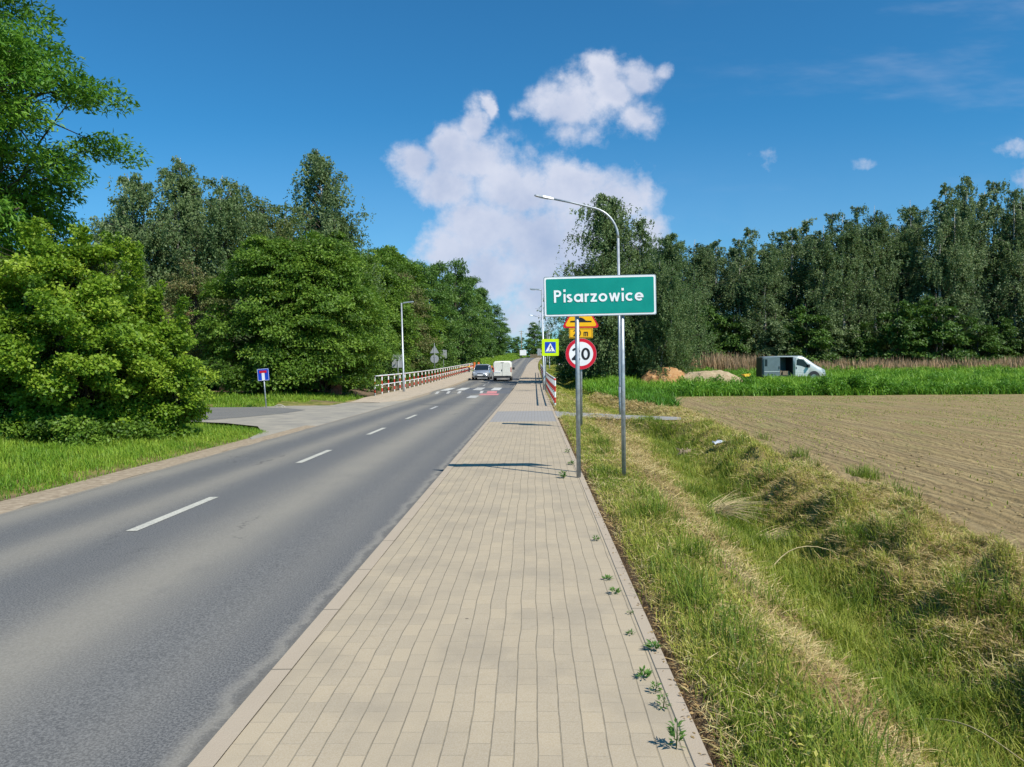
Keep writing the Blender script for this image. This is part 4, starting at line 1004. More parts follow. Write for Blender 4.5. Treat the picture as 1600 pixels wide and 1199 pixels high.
# --- seedlings on the tilled field and clods
X, Yv = area_pts(60000, 4.6, 40, 6.5, 43.5, r, lambda X, Y: (X > field_x(Y)+.05)*frame_ok(X, Y)*ss(fnoise(X*1.1, Y*.35, 43), .35, .6)*(.25+.75*ss(Y, 12, 28)))
me = scatter_mesh('field_seedlings', 'gr_green', np.stack([X, Yv, gz(X, Yv)-.005], 1), r.uniform(.03, .075, len(X)), r.uniform(.01, .022, len(X)), r.uniform(.4, 1.2, len(X)), r, .55+r.normal(size=len(X))*.2)
tag(link('field_seedlings', me), 'sparse seedlings sprouting on the tilled field', 'seedlings', kind='stuff')
def clods():
    r_ = np.random.default_rng(8); X, Yv = area_pts(30000, 4.9, 26, 6.5, 34, r_, lambda X, Y: (X > field_x(Y)-.1)*frame_ok(X, Y)*np.clip(9/Y, 0, 1)**1.1*(.3+.7*vnoise(X*7, Y*.6, 12)))
    n = len(X); s = r_.uniform(.006, .022, n)*(1+.6*(r_.uniform(size=n) > .93))
    base = np.array([[1, 0, 0], [0, 1, 0], [-1, 0, 0], [0, -1, 0], [0, 0, .8], [0, 0, -.5]], float)
    V_ = (base[None]*(.7+.6*r_.uniform(size=(n, 6, 1)))*s[:, None, None]*np.array([1, 1.2, .8])); a = r_.uniform(0, 6.28, n); ca, sa = np.cos(a)[:, None], np.sin(a)[:, None]
    V_ = np.stack([V_[..., 0]*ca-V_[..., 1]*sa+X[:, None], V_[..., 0]*sa+V_[..., 1]*ca+Yv[:, None], V_[..., 2]+(gz(X, Yv)+s*.3)[:, None]], -1)
    f = np.array([[0, 1, 4], [1, 2, 4], [2, 3, 4], [3, 0, 4], [1, 0, 5], [2, 1, 5], [3, 2, 5], [0, 3, 5]])
    F_ = (np.arange(n)*6)[:, None, None]+f[None]
    tag(link('soil_clods', np_mesh('soil_clods', V_.reshape(-1, 3), F_.reshape(-1, 3), M['clod'])), 'loose clods of dry soil on the tilled field', 'soil', kind='stuff')
clods()

# ------------------------------------------------------------------ pavement weeds
def weed(x, y, s, tall, label, seed):
    r_ = np.random.default_rng(seed); root = empty('pavement_weed', (x, y, .012), 0, label, 'weed', 'weeds in the paving joints')
    n = int(26+22*tall); a = r_.uniform(0, 6.28, n); hz = r_.uniform(0, 1, n)*(.14*tall)*s
    P = np.stack([np.cos(a)*.012, np.sin(a)*.012, hz], 1); el = r_.uniform(.05, .7, n)
    D = np.stack([np.cos(a)*np.cos(el), np.sin(a)*np.cos(el), np.sin(el)], 1); N = np.array([0, 0, 1.])+rn(r_, n)*.3
    L_ = r_.uniform(.035, .085, n)*s*(1-.35*hz/(.14*max(tall, .1)*s))
    V_, F_ = leaf_quads(P, D, N, L_, L_*.33); link('leaves', np_mesh('leaves', V_, F_, M['weed'], .5+r_.normal(size=n)*.25), root)
    mb = MB(); mb.tube([(0, 0, -.02), (.006, .004, .07*tall*s), (.004, -.006, .15*tall*s+.01)], [.003, .0025, .001], 5); mb.build('stalk', ['lf_horn'], root)
for i, (x, y, s, t, lb) in enumerate([
    (.575, 3.17, 1.1, 1.1, 'upright leafy weed nearest the camera on the paving edge'), (.585, 3.55, .8, .8, 'thin upright weed, second nearest on the paving edge'),
    (.575, 3.72, .7, .6, 'thin weed just behind the second nearest weed'), (.54, 3.88, 1.1, .35, 'spreading weed with blue shadow, third clump along the paving edge'),
    (.66, 4.28, 1.5, .2, 'low wide weed spilling from the verge over the edging'), (.56, 4.52, .7, .15, 'tiny weed between the wide low weed and the dark round weed'),
    (.55, 5.32, 1.1, .3, 'dark round weed in the joint halfway to the sign posts'), (.53, 5.68, 1.0, .15, 'flat weed just beyond the dark round weed'),
    (.55, 6.95, .9, .5, 'narrow weed growing along a joint before the sign post'), (.40, 10.85, 2.0, .5, 'bushy weed left of the foot of the town sign post'),
    (.60, 4.9, .5, .2, 'small withered weed on the paving edge'), (.58, 12.3, 1.6, .4, 'weed at the paving edge beyond the sign posts'), (.60, 14.0, 1.6, .4, 'weed further along the paving edge, well beyond the sign posts')]):
    weed(x, y, s*.62, t, lb, 100+i)
def crumbs():
    r_ = np.random.default_rng(18); n = 5200; Yv = 2.3*(30/2.3)**r_.uniform(size=n); X = .74+np.abs(r_.normal(size=n))*.10-(r_.uniform(size=n) < .22)*r_.uniform(0, .12, n)
    zz = np.where(X < .70, .014, gz(X, Yv)+.004); a = r_.uniform(0, 6.28, n); D = np.stack([np.cos(a), np.sin(a), r_.uniform(-.05, .35, n)], 1)
    L_ = r_.uniform(.008, .035, n); V_, F_ = leaf_quads(np.stack([X, Yv, zz], 1), D, np.array([0, 0, 1.])+rn(r_, n)*.4, L_, L_*.4)
    tag(link('leaf_litter', np_mesh('leaf_litter', V_, F_, M['gr_dry'], -.1+r_.uniform(size=n)*.5)), 'dry leaf litter and crumbs along the paving edge', 'litter', kind='stuff')
crumbs()
# dry long stalks in the ditch
def stalk(x, y, a, L_, arch, label, seed):
    rr = random.Random(seed); z = float(gz(x, y))+.04; pts = []
    for i in range(9):
        t = i/8; px = x+math.cos(a)*L_*t+.05*math.sin(t*4+seed); py = y+math.sin(a)*L_*t
        pts.append((px, py, max(float(gz(px, py))+.03, z+arch*math.sin(t*math.pi*.8))))
    mb = MB(); mb.tube(pts, [.006-.004*i/8 for i in range(9)], 6); o = mb.build('dry_stalk', ['straw'])
    tag(o, label, 'stalk', 'long dry stalks in the ditch')
stalk(2.1, 4.4, -1.1, .75, .12, 'long pale dry stalk in the ditch nearest the camera', 1)
stalk(2.55, 5.6, -.5, .55, .1, 'pale bent stalk in the ditch beyond the nearest one', 2)
stalk(2.2, 7.3, .2, .7, .22, 'thin arched stalk crossing the ditch at mid distance', 3)
def straw_fan(x, y, n, L_, label, seed, a0, a1):
    rr = random.Random(seed); mb = MB(); z = float(gz(x, y))
    for i in range(n):
        a = rr.uniform(a0, a1); l = L_*rr.uniform(.5, 1.1); e = rr.uniform(.02, .45); sx, sy = x+rr.gauss(0, .06), y+rr.gauss(0, .08)
        p = [(sx+math.cos(a)*l*t*math.cos(e), sy+math.sin(a)*l*t, z+.03+l*t*math.sin(e)-.18*l*t*t) for t in (0, .35, .7, 1)]
        mb.tube(p, [.0035, .003, .002, .0008], 4, cap=False)
    tag(mb.build('straw_tuft', ['straw']), label, 'straw', 'straw tufts')
straw_fan(2.25, 10.0, 90, .8, 'fan of long pale straw hanging into the ditch right of the sign post', 4, -1.2, .9)
straw_fan(2.6, 8.9, 60, .6, 'smaller fan of pale straw nearer than the long one', 5, -1.0, .8)
def branch_pile():
    root = empty('uprooted_stump', (3.35, 17.3, float(gz(3.35, 17.3))), 0, 'bleached uprooted stump with roots at the far end of the near ditch', 'stump'); rr = random.Random(3); mb = MB()
    mb.tube([(-.35, 0, .0), (-.05, 0, .18), (.25, .05, .30)], [.10, .12, .07], 9)
    for i in range(16):
        a = rr.uniform(0, 6.28); l = rr.uniform(.25, .6)
        mb.tube([(rr.uniform(-.3, .2), 0, .12), (math.cos(a)*l*.5, math.sin(a)*l*.5, .3*rr.random()+.1), (math.cos(a)*l, math.sin(a)*l, rr.uniform(-.05, .45))], [.035, .022, .006], 6)
    mb.build('roots', ['wood'], root); root.scale = (.62, .62, .62)
    mb = MB(); rr = random.Random(9); vs = []; nn = 12
branch_pile()
def litter():
    rr = random.Random(2); mb = MB(); g = []
    for i in range(6):
        for j in range(5): g.append((3.75+i*.06+rr.uniform(-.015, .015), 16.1+j*.06+rr.uniform(-.015, .015), float(gz(3.9, 16.2))+.06+rr.uniform(-.02, .06)))
    mb.add(g, [[i*5+j, (i+1)*5+j, (i+1)*5+j+1, i*5+j+1] for i in range(5) for j in range(4)], 0, True)
    o = mb.build('plastic_bag', ['plastic_bag']); s_ = o.modifiers.new('t', 'SOLIDIFY'); s_.thickness = .004
    tag(o, 'crumpled white plastic bag lying on the bank beside the stump', 'litter')
litter()

# ------------------------------------------------------------------ signs
def post_tube(root, x, z0, z1, rad=.03, mat='galv', name='post', y=0, lean=0):
    mb = MB(); mb.tube([(x, y, z0), (x-lean*(z1-z0), y, z1)], rad, 14); mb.tube([(x-lean*(z1-z0), y, z1), (x-lean*(z1-z0), y, z1+.012)], rad*1.06, 14)
    return mb.build(name, [mat], root)
def letters(mb, text, x, z, h, sw_, y, mi=0, sp=1.):
    """geometric stroke lettering; h = cap height, returns end x"""
    xh = h*.68; q = sw_/2
    for ch in text:
        if ch == 'P':
            mb.stroke([(x+q, z), (x+q, z+h)], sw_, y, mi); r_ = h*.27
            mb.stroke([(x+q, z+h-q), (x+h*.30, z+h-q)]+arc(x+h*.30, z+h-r_, r_-q, r_-q, 90, -90, 10)+[(x+q, z+h-2*r_+q)], sw_, y-.0004, mi); adv = h*.62
        elif ch == 'i':
            mb.stroke([(x+q, z), (x+q, z+xh)], sw_, y, mi); mb.stroke([(x+q, z+h*.86), (x+q, z+h*1.06)], sw_*1.1, y, mi); adv = sw_
        elif ch == 's':
            r_ = xh*.25
            p = arc(x+r_*1.05, z+xh-r_-q*.2, r_*1.05-q*.3, r_-q*.8, 35, 250, 9)+arc(x+r_*1.0, z+r_+q*.2, r_*1.1-q*.3, r_-q*.8, 80, -145, 9)
            mb.stroke(p, sw_*.92, y, mi); adv = r_*2.3
        elif ch == 'a':
            r_ = xh/2; mb.stroke(arc(x+r_, z+r_, r_-q, r_-q, 0, 360, 20)[:-1], sw_, y, mi, closed=True); mb.stroke([(x+2*r_-q*.6, z), (x+2*r_-q*.6, z+xh)], sw_, y-.0004, mi); adv = 2*r_+q*.4
        elif ch == 'r':
            mb.stroke([(x+q, z), (x+q, z+xh)], sw_, y, mi); mb.stroke(arc(x+q+xh*.30, z+xh*.55, xh*.30, xh*.45-q, 170, 75, 6), sw_, y-.0004, mi); adv = xh*.5
        elif ch == 'z':
            w_ = xh*.72; mb.stroke([(x, z+xh-q), (x+w_-q*.2, z+xh-q)], sw_, y, mi); mb.stroke([(x, z+q), (x+w_, z+q)], sw_, y, mi)
            mb.stroke([(x+w_-sw_*.6, z+xh-q), (x+sw_*.6, z+q)], sw_, y-.0004, mi); adv = w_
        elif ch in 'o':
            r_ = xh/2; mb.stroke(arc(x+r_, z+r_, r_-q, r_-q, 0, 360, 20)[:-1], sw_, y, mi, closed=True); adv = 2*r_
        elif ch == 'c':
            r_ = xh/2; mb.stroke(arc(x+r_, z+r_, r_-q, r_-q, 48, 312, 16), sw_, y, mi); adv = r_*1.75
        elif ch == 'e':
            r_ = xh/2; mb.stroke(arc(x+r_, z+r_, r_-q, r_-q, 0, 318, 18), sw_, y, mi); mb.stroke([(x+q, z+r_), (x+2*r_, z+r_)], sw_*.85, y-.0004, mi); adv = 2*r_
        elif ch == 'w':
            w_ = xh*1.28
            for i in range(4):
                a_ = x+q+(w_-sw_)*i/4; b_ = x+q+(w_-sw_)*(i+1)/4; zz = (z+xh, z) if i % 2 == 0 else (z, z+xh)
                mb.stroke([(a_, zz[0]), (b_, zz[1])], sw_*.92, y-.0003*i, mi)
            adv = w_
        elif ch == '2':
            w_ = h*.56; r_ = w_/2
            mb.stroke(arc(x+r_, z+h-r_, r_-q, r_-q, 165, -32, 10)+[(x+q*.9, z+q)], sw_, y, mi); mb.stroke([(x, z+q), (x+w_, z+q)], sw_, y-.0004, mi); adv = w_
        elif ch == '0':
            w_ = h*.60; mb.stroke(arc(x+w_/2, z+h/2, w_/2-q, h/2-q, 0, 360, 24)[:-1], sw_, y, mi, closed=True); adv = w_
        elif ch == 'm':
            mb.stroke([(x+q, z), (x+q, z+xh)], sw_, y, mi); b_ = xh*.42
            for i in range(2):
                mb.stroke([(x+q+b_*i*1.0, z+xh*.6)]+arc(x+q+b_*(i+.5), z+xh-b_/2-q*.3, b_/2, b_/2, 170, 0, 6)+[(x+q+b_*(i+1), z)], sw_, y-.0004*(i+1), mi)
            adv = 2*b_+sw_
        elif ch == ' ': adv = h*.25
        x += adv+sw_*.55*sp
    return x
def town_sign():
    root = empty('town_sign', (.62, 10.9, 0), 0, 'wide green place name sign with white letters on two grey posts', 'road sign'); 
    T = Matrix.Rotation(R(-.75), 4, 'Y')
    def place(o): o.location = (.31-.0, -.055, 2.575); o.rotation_euler = (0, R(-.75), 0)
    w_, h_ = 1.575, .565
    mb = MB(); mb.prism(rrect(-w_/2, -h_/2, w_/2, h_/2, .025), 0, .022, 0); o = mb.build('edge_frame', ['galv'], root); place(o)
    mb = MB(); mb.prism(rrect(-w_/2+.010, -h_/2+.010, w_/2-.010, h_/2-.010, .022), -.003, 0, 0); o2 = mb.build('white_border', ['signwhite'], root); place(o2)
    mb = MB(); mb.prism(rrect(-w_/2+.033, -h_/2+.033, w_/2-.033, h_/2-.033, .018), -.006, -.003, 0); o3 = mb.build('green_panel', ['signgreen'], root); place(o3)
    mb = MB(); e = letters(mb, 'Pisarzowice', 0, 0, .172, .028, 0, 0, 1.35)
    k = 1.275/e
    mb.v = [((v[0]-e/2)*k-.008, v[1]-.0065, v[2]-.083) for v in mb.v]
    o4 = mb.build('lettering', ['signwhite'], root); place(o4)
    sm = o4.modifiers.new('t', 'SOLIDIFY'); sm.thickness = .0015
    post_tube(root, 0.0, -.05, 2.80, .031, 'galv', lean=.0045); post_tube(root, .64, -.15, 2.80, .031, 'galv', lean=-.004+.010)
    for x in (-.005, .63):
        for z in (2.40, 2.74):
            mb = MB(); mb.box((x, -.005, z), (.10, .075, .03)); mb.tube([(x-.04, .03, z), (x-.04, .055, z)], .006, 6); mb.build('clamp', ['galv'], root)
town_sign()
def hump_sign():
    root = empty('speed_hump_sign', (1.19, 19.6, float(gz(1.19, 19.6))), 0, 'yellow hump warning triangle with distance plate over a round 20 limit, on one post', 'road sign')
    zc = 1.87+.02; g0 = -float(gz(1.19, 19.6))
    post_tube(root, 0, -.1, 3.15+g0, .03, 'galv')
    # disc
    def disc(y0, y1, rad, mi, mb): mb.prism(arc(0, zc+g0, rad, rad, 0, 360, 40)[:-1], y0, y1, mi)
    mb = MB(); disc(-.06, -.045, .395, 0, mb); mb.build('disc_back', ['signback'], root)
    mb = MB(); disc(-.063, -.06, .39, 0, mb); mb.build('red_ring', ['signred'], root)
    mb = MB(); disc(-.066, -.063, .305, 0, mb); mb.build('white_disc', ['signwhite'], root)
    mb = MB(); e = letters(mb, '20', 0, 0, .31, .05, 0, 0, .9); k = 1.0
    mb.v = [((v[0]-e/2)*1.2+.012, v[1]-.0665, v[2]+zc+g0-.155) for v in mb.v]; mb.build('numerals', ['black'], root)
    # plate
    z0 = 2.29+g0
    mb = MB(); mb.prism(rrect(-.30, z0, .30, z0+.255, .02), -.06, -.045, 0); mb.build('distance_plate', ['signyellow'], root)
    mb = MB(); e = letters(mb, '20 m', 0, 0, .155, .022, 0, 0, 1.2); mb.v = [(v[0]-e/2, v[1]-.0605, v[2]+z0+.05) for v in mb.v]
    mb.stroke([(-.28, z0+.02), (.28, z0+.02), (.28, z0+.235), (-.28, z0+.235)], .009, -.0602, 0, closed=True); mb.build('distance_text', ['black'], root)
    # triangle
    zt = 2.575+g0; s = .44; H_ = s*math.sqrt(3)
    def tri(ins, rad):
        cs = [(-s, zt), (s, zt), (0, zt+H_)]; c0 = (0, zt+H_/3); out = []
        cc = [(c0[0]+(x-c0[0])*(1-ins-rad), c0[1]+(z-c0[1])*(1-ins-rad)) for x, z in cs]
        for (x, z), a0 in zip(cc, (150, -90, 30)): out += arc(x, z, rad*.5, rad*.5, a0, a0+120, 6)
        return out
    mb = MB(); mb.prism(tri(0, .10), -.06, -.045, 0); mb.build('red_triangle', ['signred'], root)
    mb = MB(); mb.prism(tri(.135, .09), -.063, -.06, 0); mb.build('yellow_triangle', ['signyellow'], root)
    mb = MB(); b = zt+.115; mb.prism([(-.27, b), (.27, b), (.27, b+.035), (.13, b+.04), (.06, b+.10), (.0, b+.125), (-.05, b+.115), (-.12, b+.05), (-.27, b+.035)], -.0655, -.063, 0); mb.build('hump_symbol', ['black'], root)
    for z in (zc+g0, zt+.15): mb = MB(); mb.box((0, -.02, z), (.12, .06, .03)); mb.build('clamp', ['galv'], root)
hump_sign()

def pedestrian(mb, y):
    mb.prism(arc(.025, .145, .033, .035, 0, 360, 10)[:-1], y-.003, y, 0)
    mb.stroke([(.02, .12), (-.01, -.0)], .055, y, 0); mb.stroke([(-.01, .0), (.06, -.08), (.075, -.17)], .032, y, 0); mb.stroke([(-.01, .0), (-.05, -.09), (-.10, -.16)], .032, y-.0004, 0)
    mb.stroke([(.015, .10), (.08, .04)], .025, y-.0004, 0); mb.stroke([(.015, .10), (-.06, .03)], .025, y-.0006, 0)
def crossing_sign():
    x, y = .98, 46.6; root = empty('crossing_sign', (x, y, float(gz(x, y))), 0, 'fluorescent yellow square with blue pedestrian crossing symbol beside the right railing', 'road sign'); g0 = -float(gz(x, y))+.05
    post_tube(root, -.30, -.1, 2.95+g0, .035, 'galv'); zc = 2.70+g0-.05
    def place(o): o.location = (0, -.07, zc)
    mb = MB(); mb.prism(rrect(-.51, -.51, .51, .51, .05), 0, .02); place(mb.build('yellow_board', ['signlime'], root))
    mb = MB(); mb.prism(rrect(-.33, -.33, .33, .33, .02), -.004, 0); place(mb.build('blue_square', ['signblue'], root))
    mb = MB(); mb.prism([(-.29, -.25), (.29, -.25), (0, .27)], -.008, -.004); place(mb.build('white_triangle', ['signwhite'], root))
    mb = MB(); pedestrian(mb, -.0085); mb.v = [(v[0]*.95, v[1], v[2]*.95-.055) for v in mb.v]
    place(mb.build('pedestrian_symbol', ['black'], root)); mb = MB()
    for i in range(5): mb = MB(); mb.box((-.20+.1*i, -.0095, -.235), (.045, .002, .02)); place(mb.build('zebra_bar', ['black'], root))
    mb = MB(); mb.box((-.1, -.02, zc+.3), (.5, .03, .03)); mb.build('bracket', ['galv'], root); mb = MB(); mb.box((-.1, -.02, zc-.3), (.5, .03, .03)); mb.build('bracket', ['galv'], root)
crossing_sign()
def dead_end_sign():
    x, y = -11.6, 32.9; root = empty('dead_end_sign', (x, y, float(gz(x, y))), 0, 'small blue dead end sign with red bar leaning beside the side road', 'road sign'); root.rotation_euler = (0, R(-4.0), R(-5))
    post_tube(root, 0, -.2, 1.85, .025, 'galv')
    def place(o): o.location = (0, -.04, 1.60)
    mb = MB(); mb.prism(rrect(-.26, -.26, .26, .26, .03), 0, .015); place(mb.build('blue_board', ['signblue'], root))
    mb = MB(); mb.box((0, -.003, -.08), (.13, .004, .32)); mb.stroke(rrect(-.245, -.245, .245, .245, .03), .012, -.001, 0, closed=True); place(mb.build('white_stem', ['signwhite'], root))
    mb = MB(); mb.box((0, -.004, .125), (.32, .006, .10)); place(mb.build('red_bar', ['signred'], root))
    mb = MB(); pts = [(.12+.62*t, .15, .55*math.sin(min(t*1.25+.35, 1.55))*(1-.75*t*t)) for t in np.linspace(0, 1, 12)]
    o = empty('bent_hoop', (x+.1, y, float(gz(x, y))), 0, 'pale bent pipe hoops lying at the foot of the small blue sign', 'hoop')
    mb = MB()
    for q in (0, .07): mb.tube([(p[0], p[1], p[2]*.75-q) for p in pts], .022, 8)
    mb.build('pipe', ['concrete'], o)
dead_end_sign()
def sign_back(x, y, label, shapes, ph):
    root = empty('road_sign', (x, y, float(gz(x, y))), 0, label, 'road sign', 'signs seen from behind'); post_tube(root, 0, -.1, ph, .032, 'postgrey', y=-.03)
    for sh_, cx_, cz_, a, b in shapes:
        mb = MB()
        if sh_ == 'rect': mb.prism(rrect(cx_-a/2, cz_-b/2, cx_+a/2, cz_+b/2, .03), .0, .02)
        if sh_ == 'disc': mb.prism(arc(cx_, cz_, a/2, a/2, 0, 360, 24)[:-1], .0, .02)
        if sh_ == 'tri': mb.prism([(cx_-a/2, cz_-a*.43), (cx_+a/2, cz_-a*.43), (cx_, cz_+a*.43)], .0, .02)
        mb.build('sign_plate', ['signback'], root)
        mb = MB(); mb.box((cx_, -.012, cz_+b*.2), (.22, .024, .03)); mb.build('clamp', ['galv'], root)
sign_back(-9.35, 52.5, 'grey back of a square sign beside the short left street lamp', [('rect', 0, 2.0, .82, .90)], 2.5)
sign_back(-9.75, 75, 'round and triangular grey sign backs stacked on one post behind the railing', [('disc', 0, 2.05, .82, .8), ('tri', 0, 3.0, .9, .9)], 3.6)
sign_back(-10.05, 85, 'grey back of a small square sign at the far end of the left railing', [('rect', 0, 2.5, .72, .9)], 3.0)
sign_back(-.2+cx(240)-.0, 235, 'pale distant sign just left of the yellow crossing sign', [('rect', 0, 2.2, 1.3, 2.1)], 2.8)
# distant boards and pole at the crest
def crest_things():
    x, y = -6.0+float(cx(240)), 246; z = float(gz(x, y))
    root = empty('information_board', (x+.6, y, z), 0, 'pale notice board standing at the crest of the road', 'board')
    for px_ in (-.9, .9): post_tube(root, px_, 0, 2.4, .06, 'postgrey')
    mb = MB(); mb.box((0, -.08, 2.0), (2.1, .06, 1.7)); mb.build('panel', ['signwhite'], root)
    x2 = x-.1; root = empty('utility_pole', (x2, 256, float(gz(x2, 256))), 0, 'wooden utility pole with crossarm at the crest of the road', 'pole')
    mb = MB(); mb.tube([(0, 0, -.3), (0, 0, 9.2)], [.16, .11], 10); mb.build('mast', ['wood'], root)
    mb = MB(); mb.box((0, 0, 8.9), (1.6, .1, .1)); mb.box((0, 0, 8.2), (1.0, .1, .1)); mb.build('crossarm', ['wood'], root)
crest_things()

# ------------------------------------------------------------------ lamps
def big_lamp():
    x, y = 3.25, 29.0; z = float(gz(x, y)); root = empty('street_lamp', (x, y, z), 0, 'tall curved grey street lamp rising behind the green town sign', 'street lamp', 'curved street lamps')
    root.rotation_euler = (0, R(-.6), 0)
    top = 6.35-z; mb = MB(); pts = [(0, 0, -.3), (0, 0, 1.2), (0, 0, 1.25), (0, 0, top)]
    mb.tube(pts[:2], .075, 14); mb.tube(pts[1:], [.075, .062, .048], 14)
    c = [(-1.15+1.15*math.cos(t), 0, top+1.18*math.sin(t)) for t in np.linspace(0, R(74), 10)]
    e = c[-1]; c += [(e[0]-.9, 0, e[2]+.24), (e[0]-1.6, 0, e[2]+.40)]
    mb.tube(c, [.048]*3+[.043]*5+[.038]*4, 12); mb.build('mast', ['lampgrey'], root)
    h = c[-1]; mb = MB(); ring = []
    for xx_, hw_, t in ((.06, .04, .03), (-.08, .10, .045), (-.35, .13, .05), (-.6, .11, .035), (-.68, .05, .02)):
        ring.append([(h[0]+xx_, a*hw_, h[2]-.21*xx_+b*t) for a, b in ((-1, -.6), (-.7, 1), (.7, 1), (1, -.6))])
    mb.loft(ring, 0, False); mb.build('lamp_head', ['lampgrey'], root)
    mb = MB(); mb.box((h[0]-.33, 0, h[2]+.03), (.35, .16, .01), rot=Matrix.Rotation(R(12), 3, 'Y')); mb.build('lens', ['head'], root)
    mb = MB(); mb.box((0, -.076, .8), (.09, .01, .35)); mb.build('service_door', ['galv'], root)
    return root
L0 = big_lamp()
for (x, y, lb) in ((2.35, 118, 'distant curved street lamp above the yellow crossing sign'), (2.6+float(cx(165)), 165, 'farthest curved street lamp, thin, right of the crossing sign')):
    o = copy_tree(L0); o.location = (x, y, float(gz(x, y))); tag(o, lb)
def short_lamp(x, y, h, s, label):
    z = float(zs(y)); root = empty('crossing_lamp', (x, y, z), 0, label, 'street lamp', 'short lamps at the crossing')
    root.rotation_euler = (0, R(-.9), 0)
    mb = MB(); mb.tube([(0, 0, -.2), (0, 0, 1.0), (0, 0, 1.03), (0, 0, h)], [.085, .08, .065, .045], 12); mb.build('mast', ['lampgrey'], root)
    mb = MB(); mb.tube([(0, 0, h-.05), (s*.35, 0, h+.02)], .03, 8); mb.box((s*.45, 0, h+.03), (.62, .22, .07), rot=Matrix.Rotation(R(-5*s), 3, 'Y')); mb.build('lamp_head', ['lampgrey'], root)
    mb = MB(); mb.box((s*.5, 0, h-.012), (.35, .16, .01)); mb.build('lens', ['head'], root)
short_lamp(-8.25, 48.3, 5.6, 1, 'short straight street lamp standing at the left railing')
short_lamp(.62, 49.0, 6.4, -1, 'straight street lamp beside the yellow crossing sign, head reaching left')

# ------------------------------------------------------------------ railings
def railing(name, x, y0, y1, label, step=2.0, lean=0):
    yc = (y0+y1)/2; z0 = float(zs(y0)); root = empty(name, (x, y0, z0), 0, label, 'railing', 'red and white railings')
    n = int((y1-y0)/step)+1
    def zz(y): return float(zs(y))-z0
    H_ = 1.1
    proto = None
    for i in range(n):
        if proto is None:
            mb = MB(); zb = [-.1, .14, .36, .58, .80, 1.02, H_]; 
            mb.tube([(0, 0, z) for z in zb], .042, 10, mis=[0, 1, 0, 1, 0, 1]); p = mb.build('post', ['white', 'red'], root); proto = p
        else: p = proto.copy(); COL.objects.link(p); p.parent = root
        p.location = (float(cx(y0+i*step)), i*step, zz(y0+i*step))
    for nm, zr_ in (('top_rail', H_-.01), ('middle_rail', .56)):
        mb = MB(); pts = [(float(cx(y0+i*step)), i*step, zz(y0+i*step)+zr_) for i in range(n)]
        mb.tube(pts, .030 if nm != 'top_rail' else .036, 8, 0); mb.build(nm, ['white'], root)
    # red bands on the top rail
    return root
railing('railing', -8.9, 42.6, 110.6, 'long red and white striped tube railing along the left pavement')
railing('railing', .80, 30.0, 96.0, 'red and white striped tube railing along the right pavement', 2.0)

# ------------------------------------------------------------------ vehicles
def ringpts(x, hw, zb, zt, k=.82, r_=.12):
    half = [(hw*.90, zb), (hw, zb+.10), (hw, zt-.28*(zt-zb)-.02), (hw*.97, zt-r_), (hw*k, zt)]
    return [(x, a, b) for a, b in half]+[(x, -a, b) for a, b in half[::-1]]
def wheels(root, xs, hw, rad, wid=.2):
    for x in xs:
        for s in (-1, 1):
            mb = MB(); mb.tube([(x, s*(hw-wid), rad), (x, s*(hw-wid*.93), rad), (x, s*(hw-.02), rad), (x, s*hw, rad)], [rad*.93, rad, rad, rad*.93], 24); o = mb.build('wheel', ['rubber'], root)
            mb = MB(); mb.tube([(x, s*(hw-.03), rad), (x, s*(hw+.008), rad)], rad*.64, 18); mb.build('rim', ['chrome'], o)
def silver_car():
    x, y = -5.15, 76.0; root = empty('car', (x, y, float(zs(y))-.08), R(-92), 'silver hatchback coming down the left lane towards the camera', 'car')
    mb = MB(); st = [(-2.02, .66, .34, .80), (-1.92, .80, .26, .94), (-1.2, .86, .22, .97), (0, .87, .22, .95), (.85, .87, .22, .96), (1.35, .85, .22, .88), (1.8, .80, .22, .78), (2.02, .70, .24, .66), (2.1, .58, .30, .56)]
    mb.loft([ringpts(*s) for s in st]); mb.build('body', ['silver'], root)
    mb = MB(); g = [(-1.93, .72, .66, .93), (-1.7, .78, .62, 1.30), (-1.35, .79, .61, 1.43), (-.3, .80, .62, 1.48), (.1, .80, .62, 1.44), (.95, .78, .70, .95)]
    mb.loft([[(x_, a, .9), (x_, b, z), (x_, -b, z), (x_, -a, .9)] for x_, a, b, z in g], smooth=False); mb.build('window_band', ['glass'], root)
    mb = MB(); mb.loft([[(x_, b+.01, z-.01), (x_, b*.8, z+.025), (x_, -b*.8, z+.025), (x_, -b-.01, z-.01)] for x_, b, z in ((-1.62, .62, 1.34), (-1.3, .62, 1.44), (-.3, .63, 1.49), (.12, .62, 1.44))]); mb.build('roof', ['silver'], root)
    for s in (-1, 1):
        mb = MB(); mb.tube([(.12, s*.62, 1.45), (.97, s*.74, .96)], .035, 6); mb.tube([(-.35, s*.64, 1.46), (-.38, s*.80, .95)], .035, 6); mb.tube([(-1.5, s*.63, 1.40), (-1.85, s*.76, .95)], .06, 6); mb.build('pillar', ['silver'], root)
        mb = MB(); mb.loft([[(x_, s*a, z0_), (x_, s*(a-.22), z0_+.02), (x_, s*(a-.22), z1_), (x_, s*a, z1_)] for x_, a, z0_, z1_ in ((1.80, .80, .62, .78), (2.04, .66, .56, .70))], smooth=False); mb.build('headlight', ['head'], root)
        mb = MB(); mb.box((.72, s*.93, 1.02), (.10, .17, .12)); mb.build('mirror', ['silver'], root)
    mb = MB(); mb.box((2.085, 0, .60), (.03, .55, .07)); mb.box((2.10, 0, .36), (.03, 1.05, .13)); mb.build('grille', ['darkplastic'], root)
    mb = MB(); mb.box((2.125, 0, .46), (.012, .52, .11)); mb.build('number_plate', ['signwhite'], root)
    wheels(root, (1.28, -1.25), .86, .31)
silver_car()
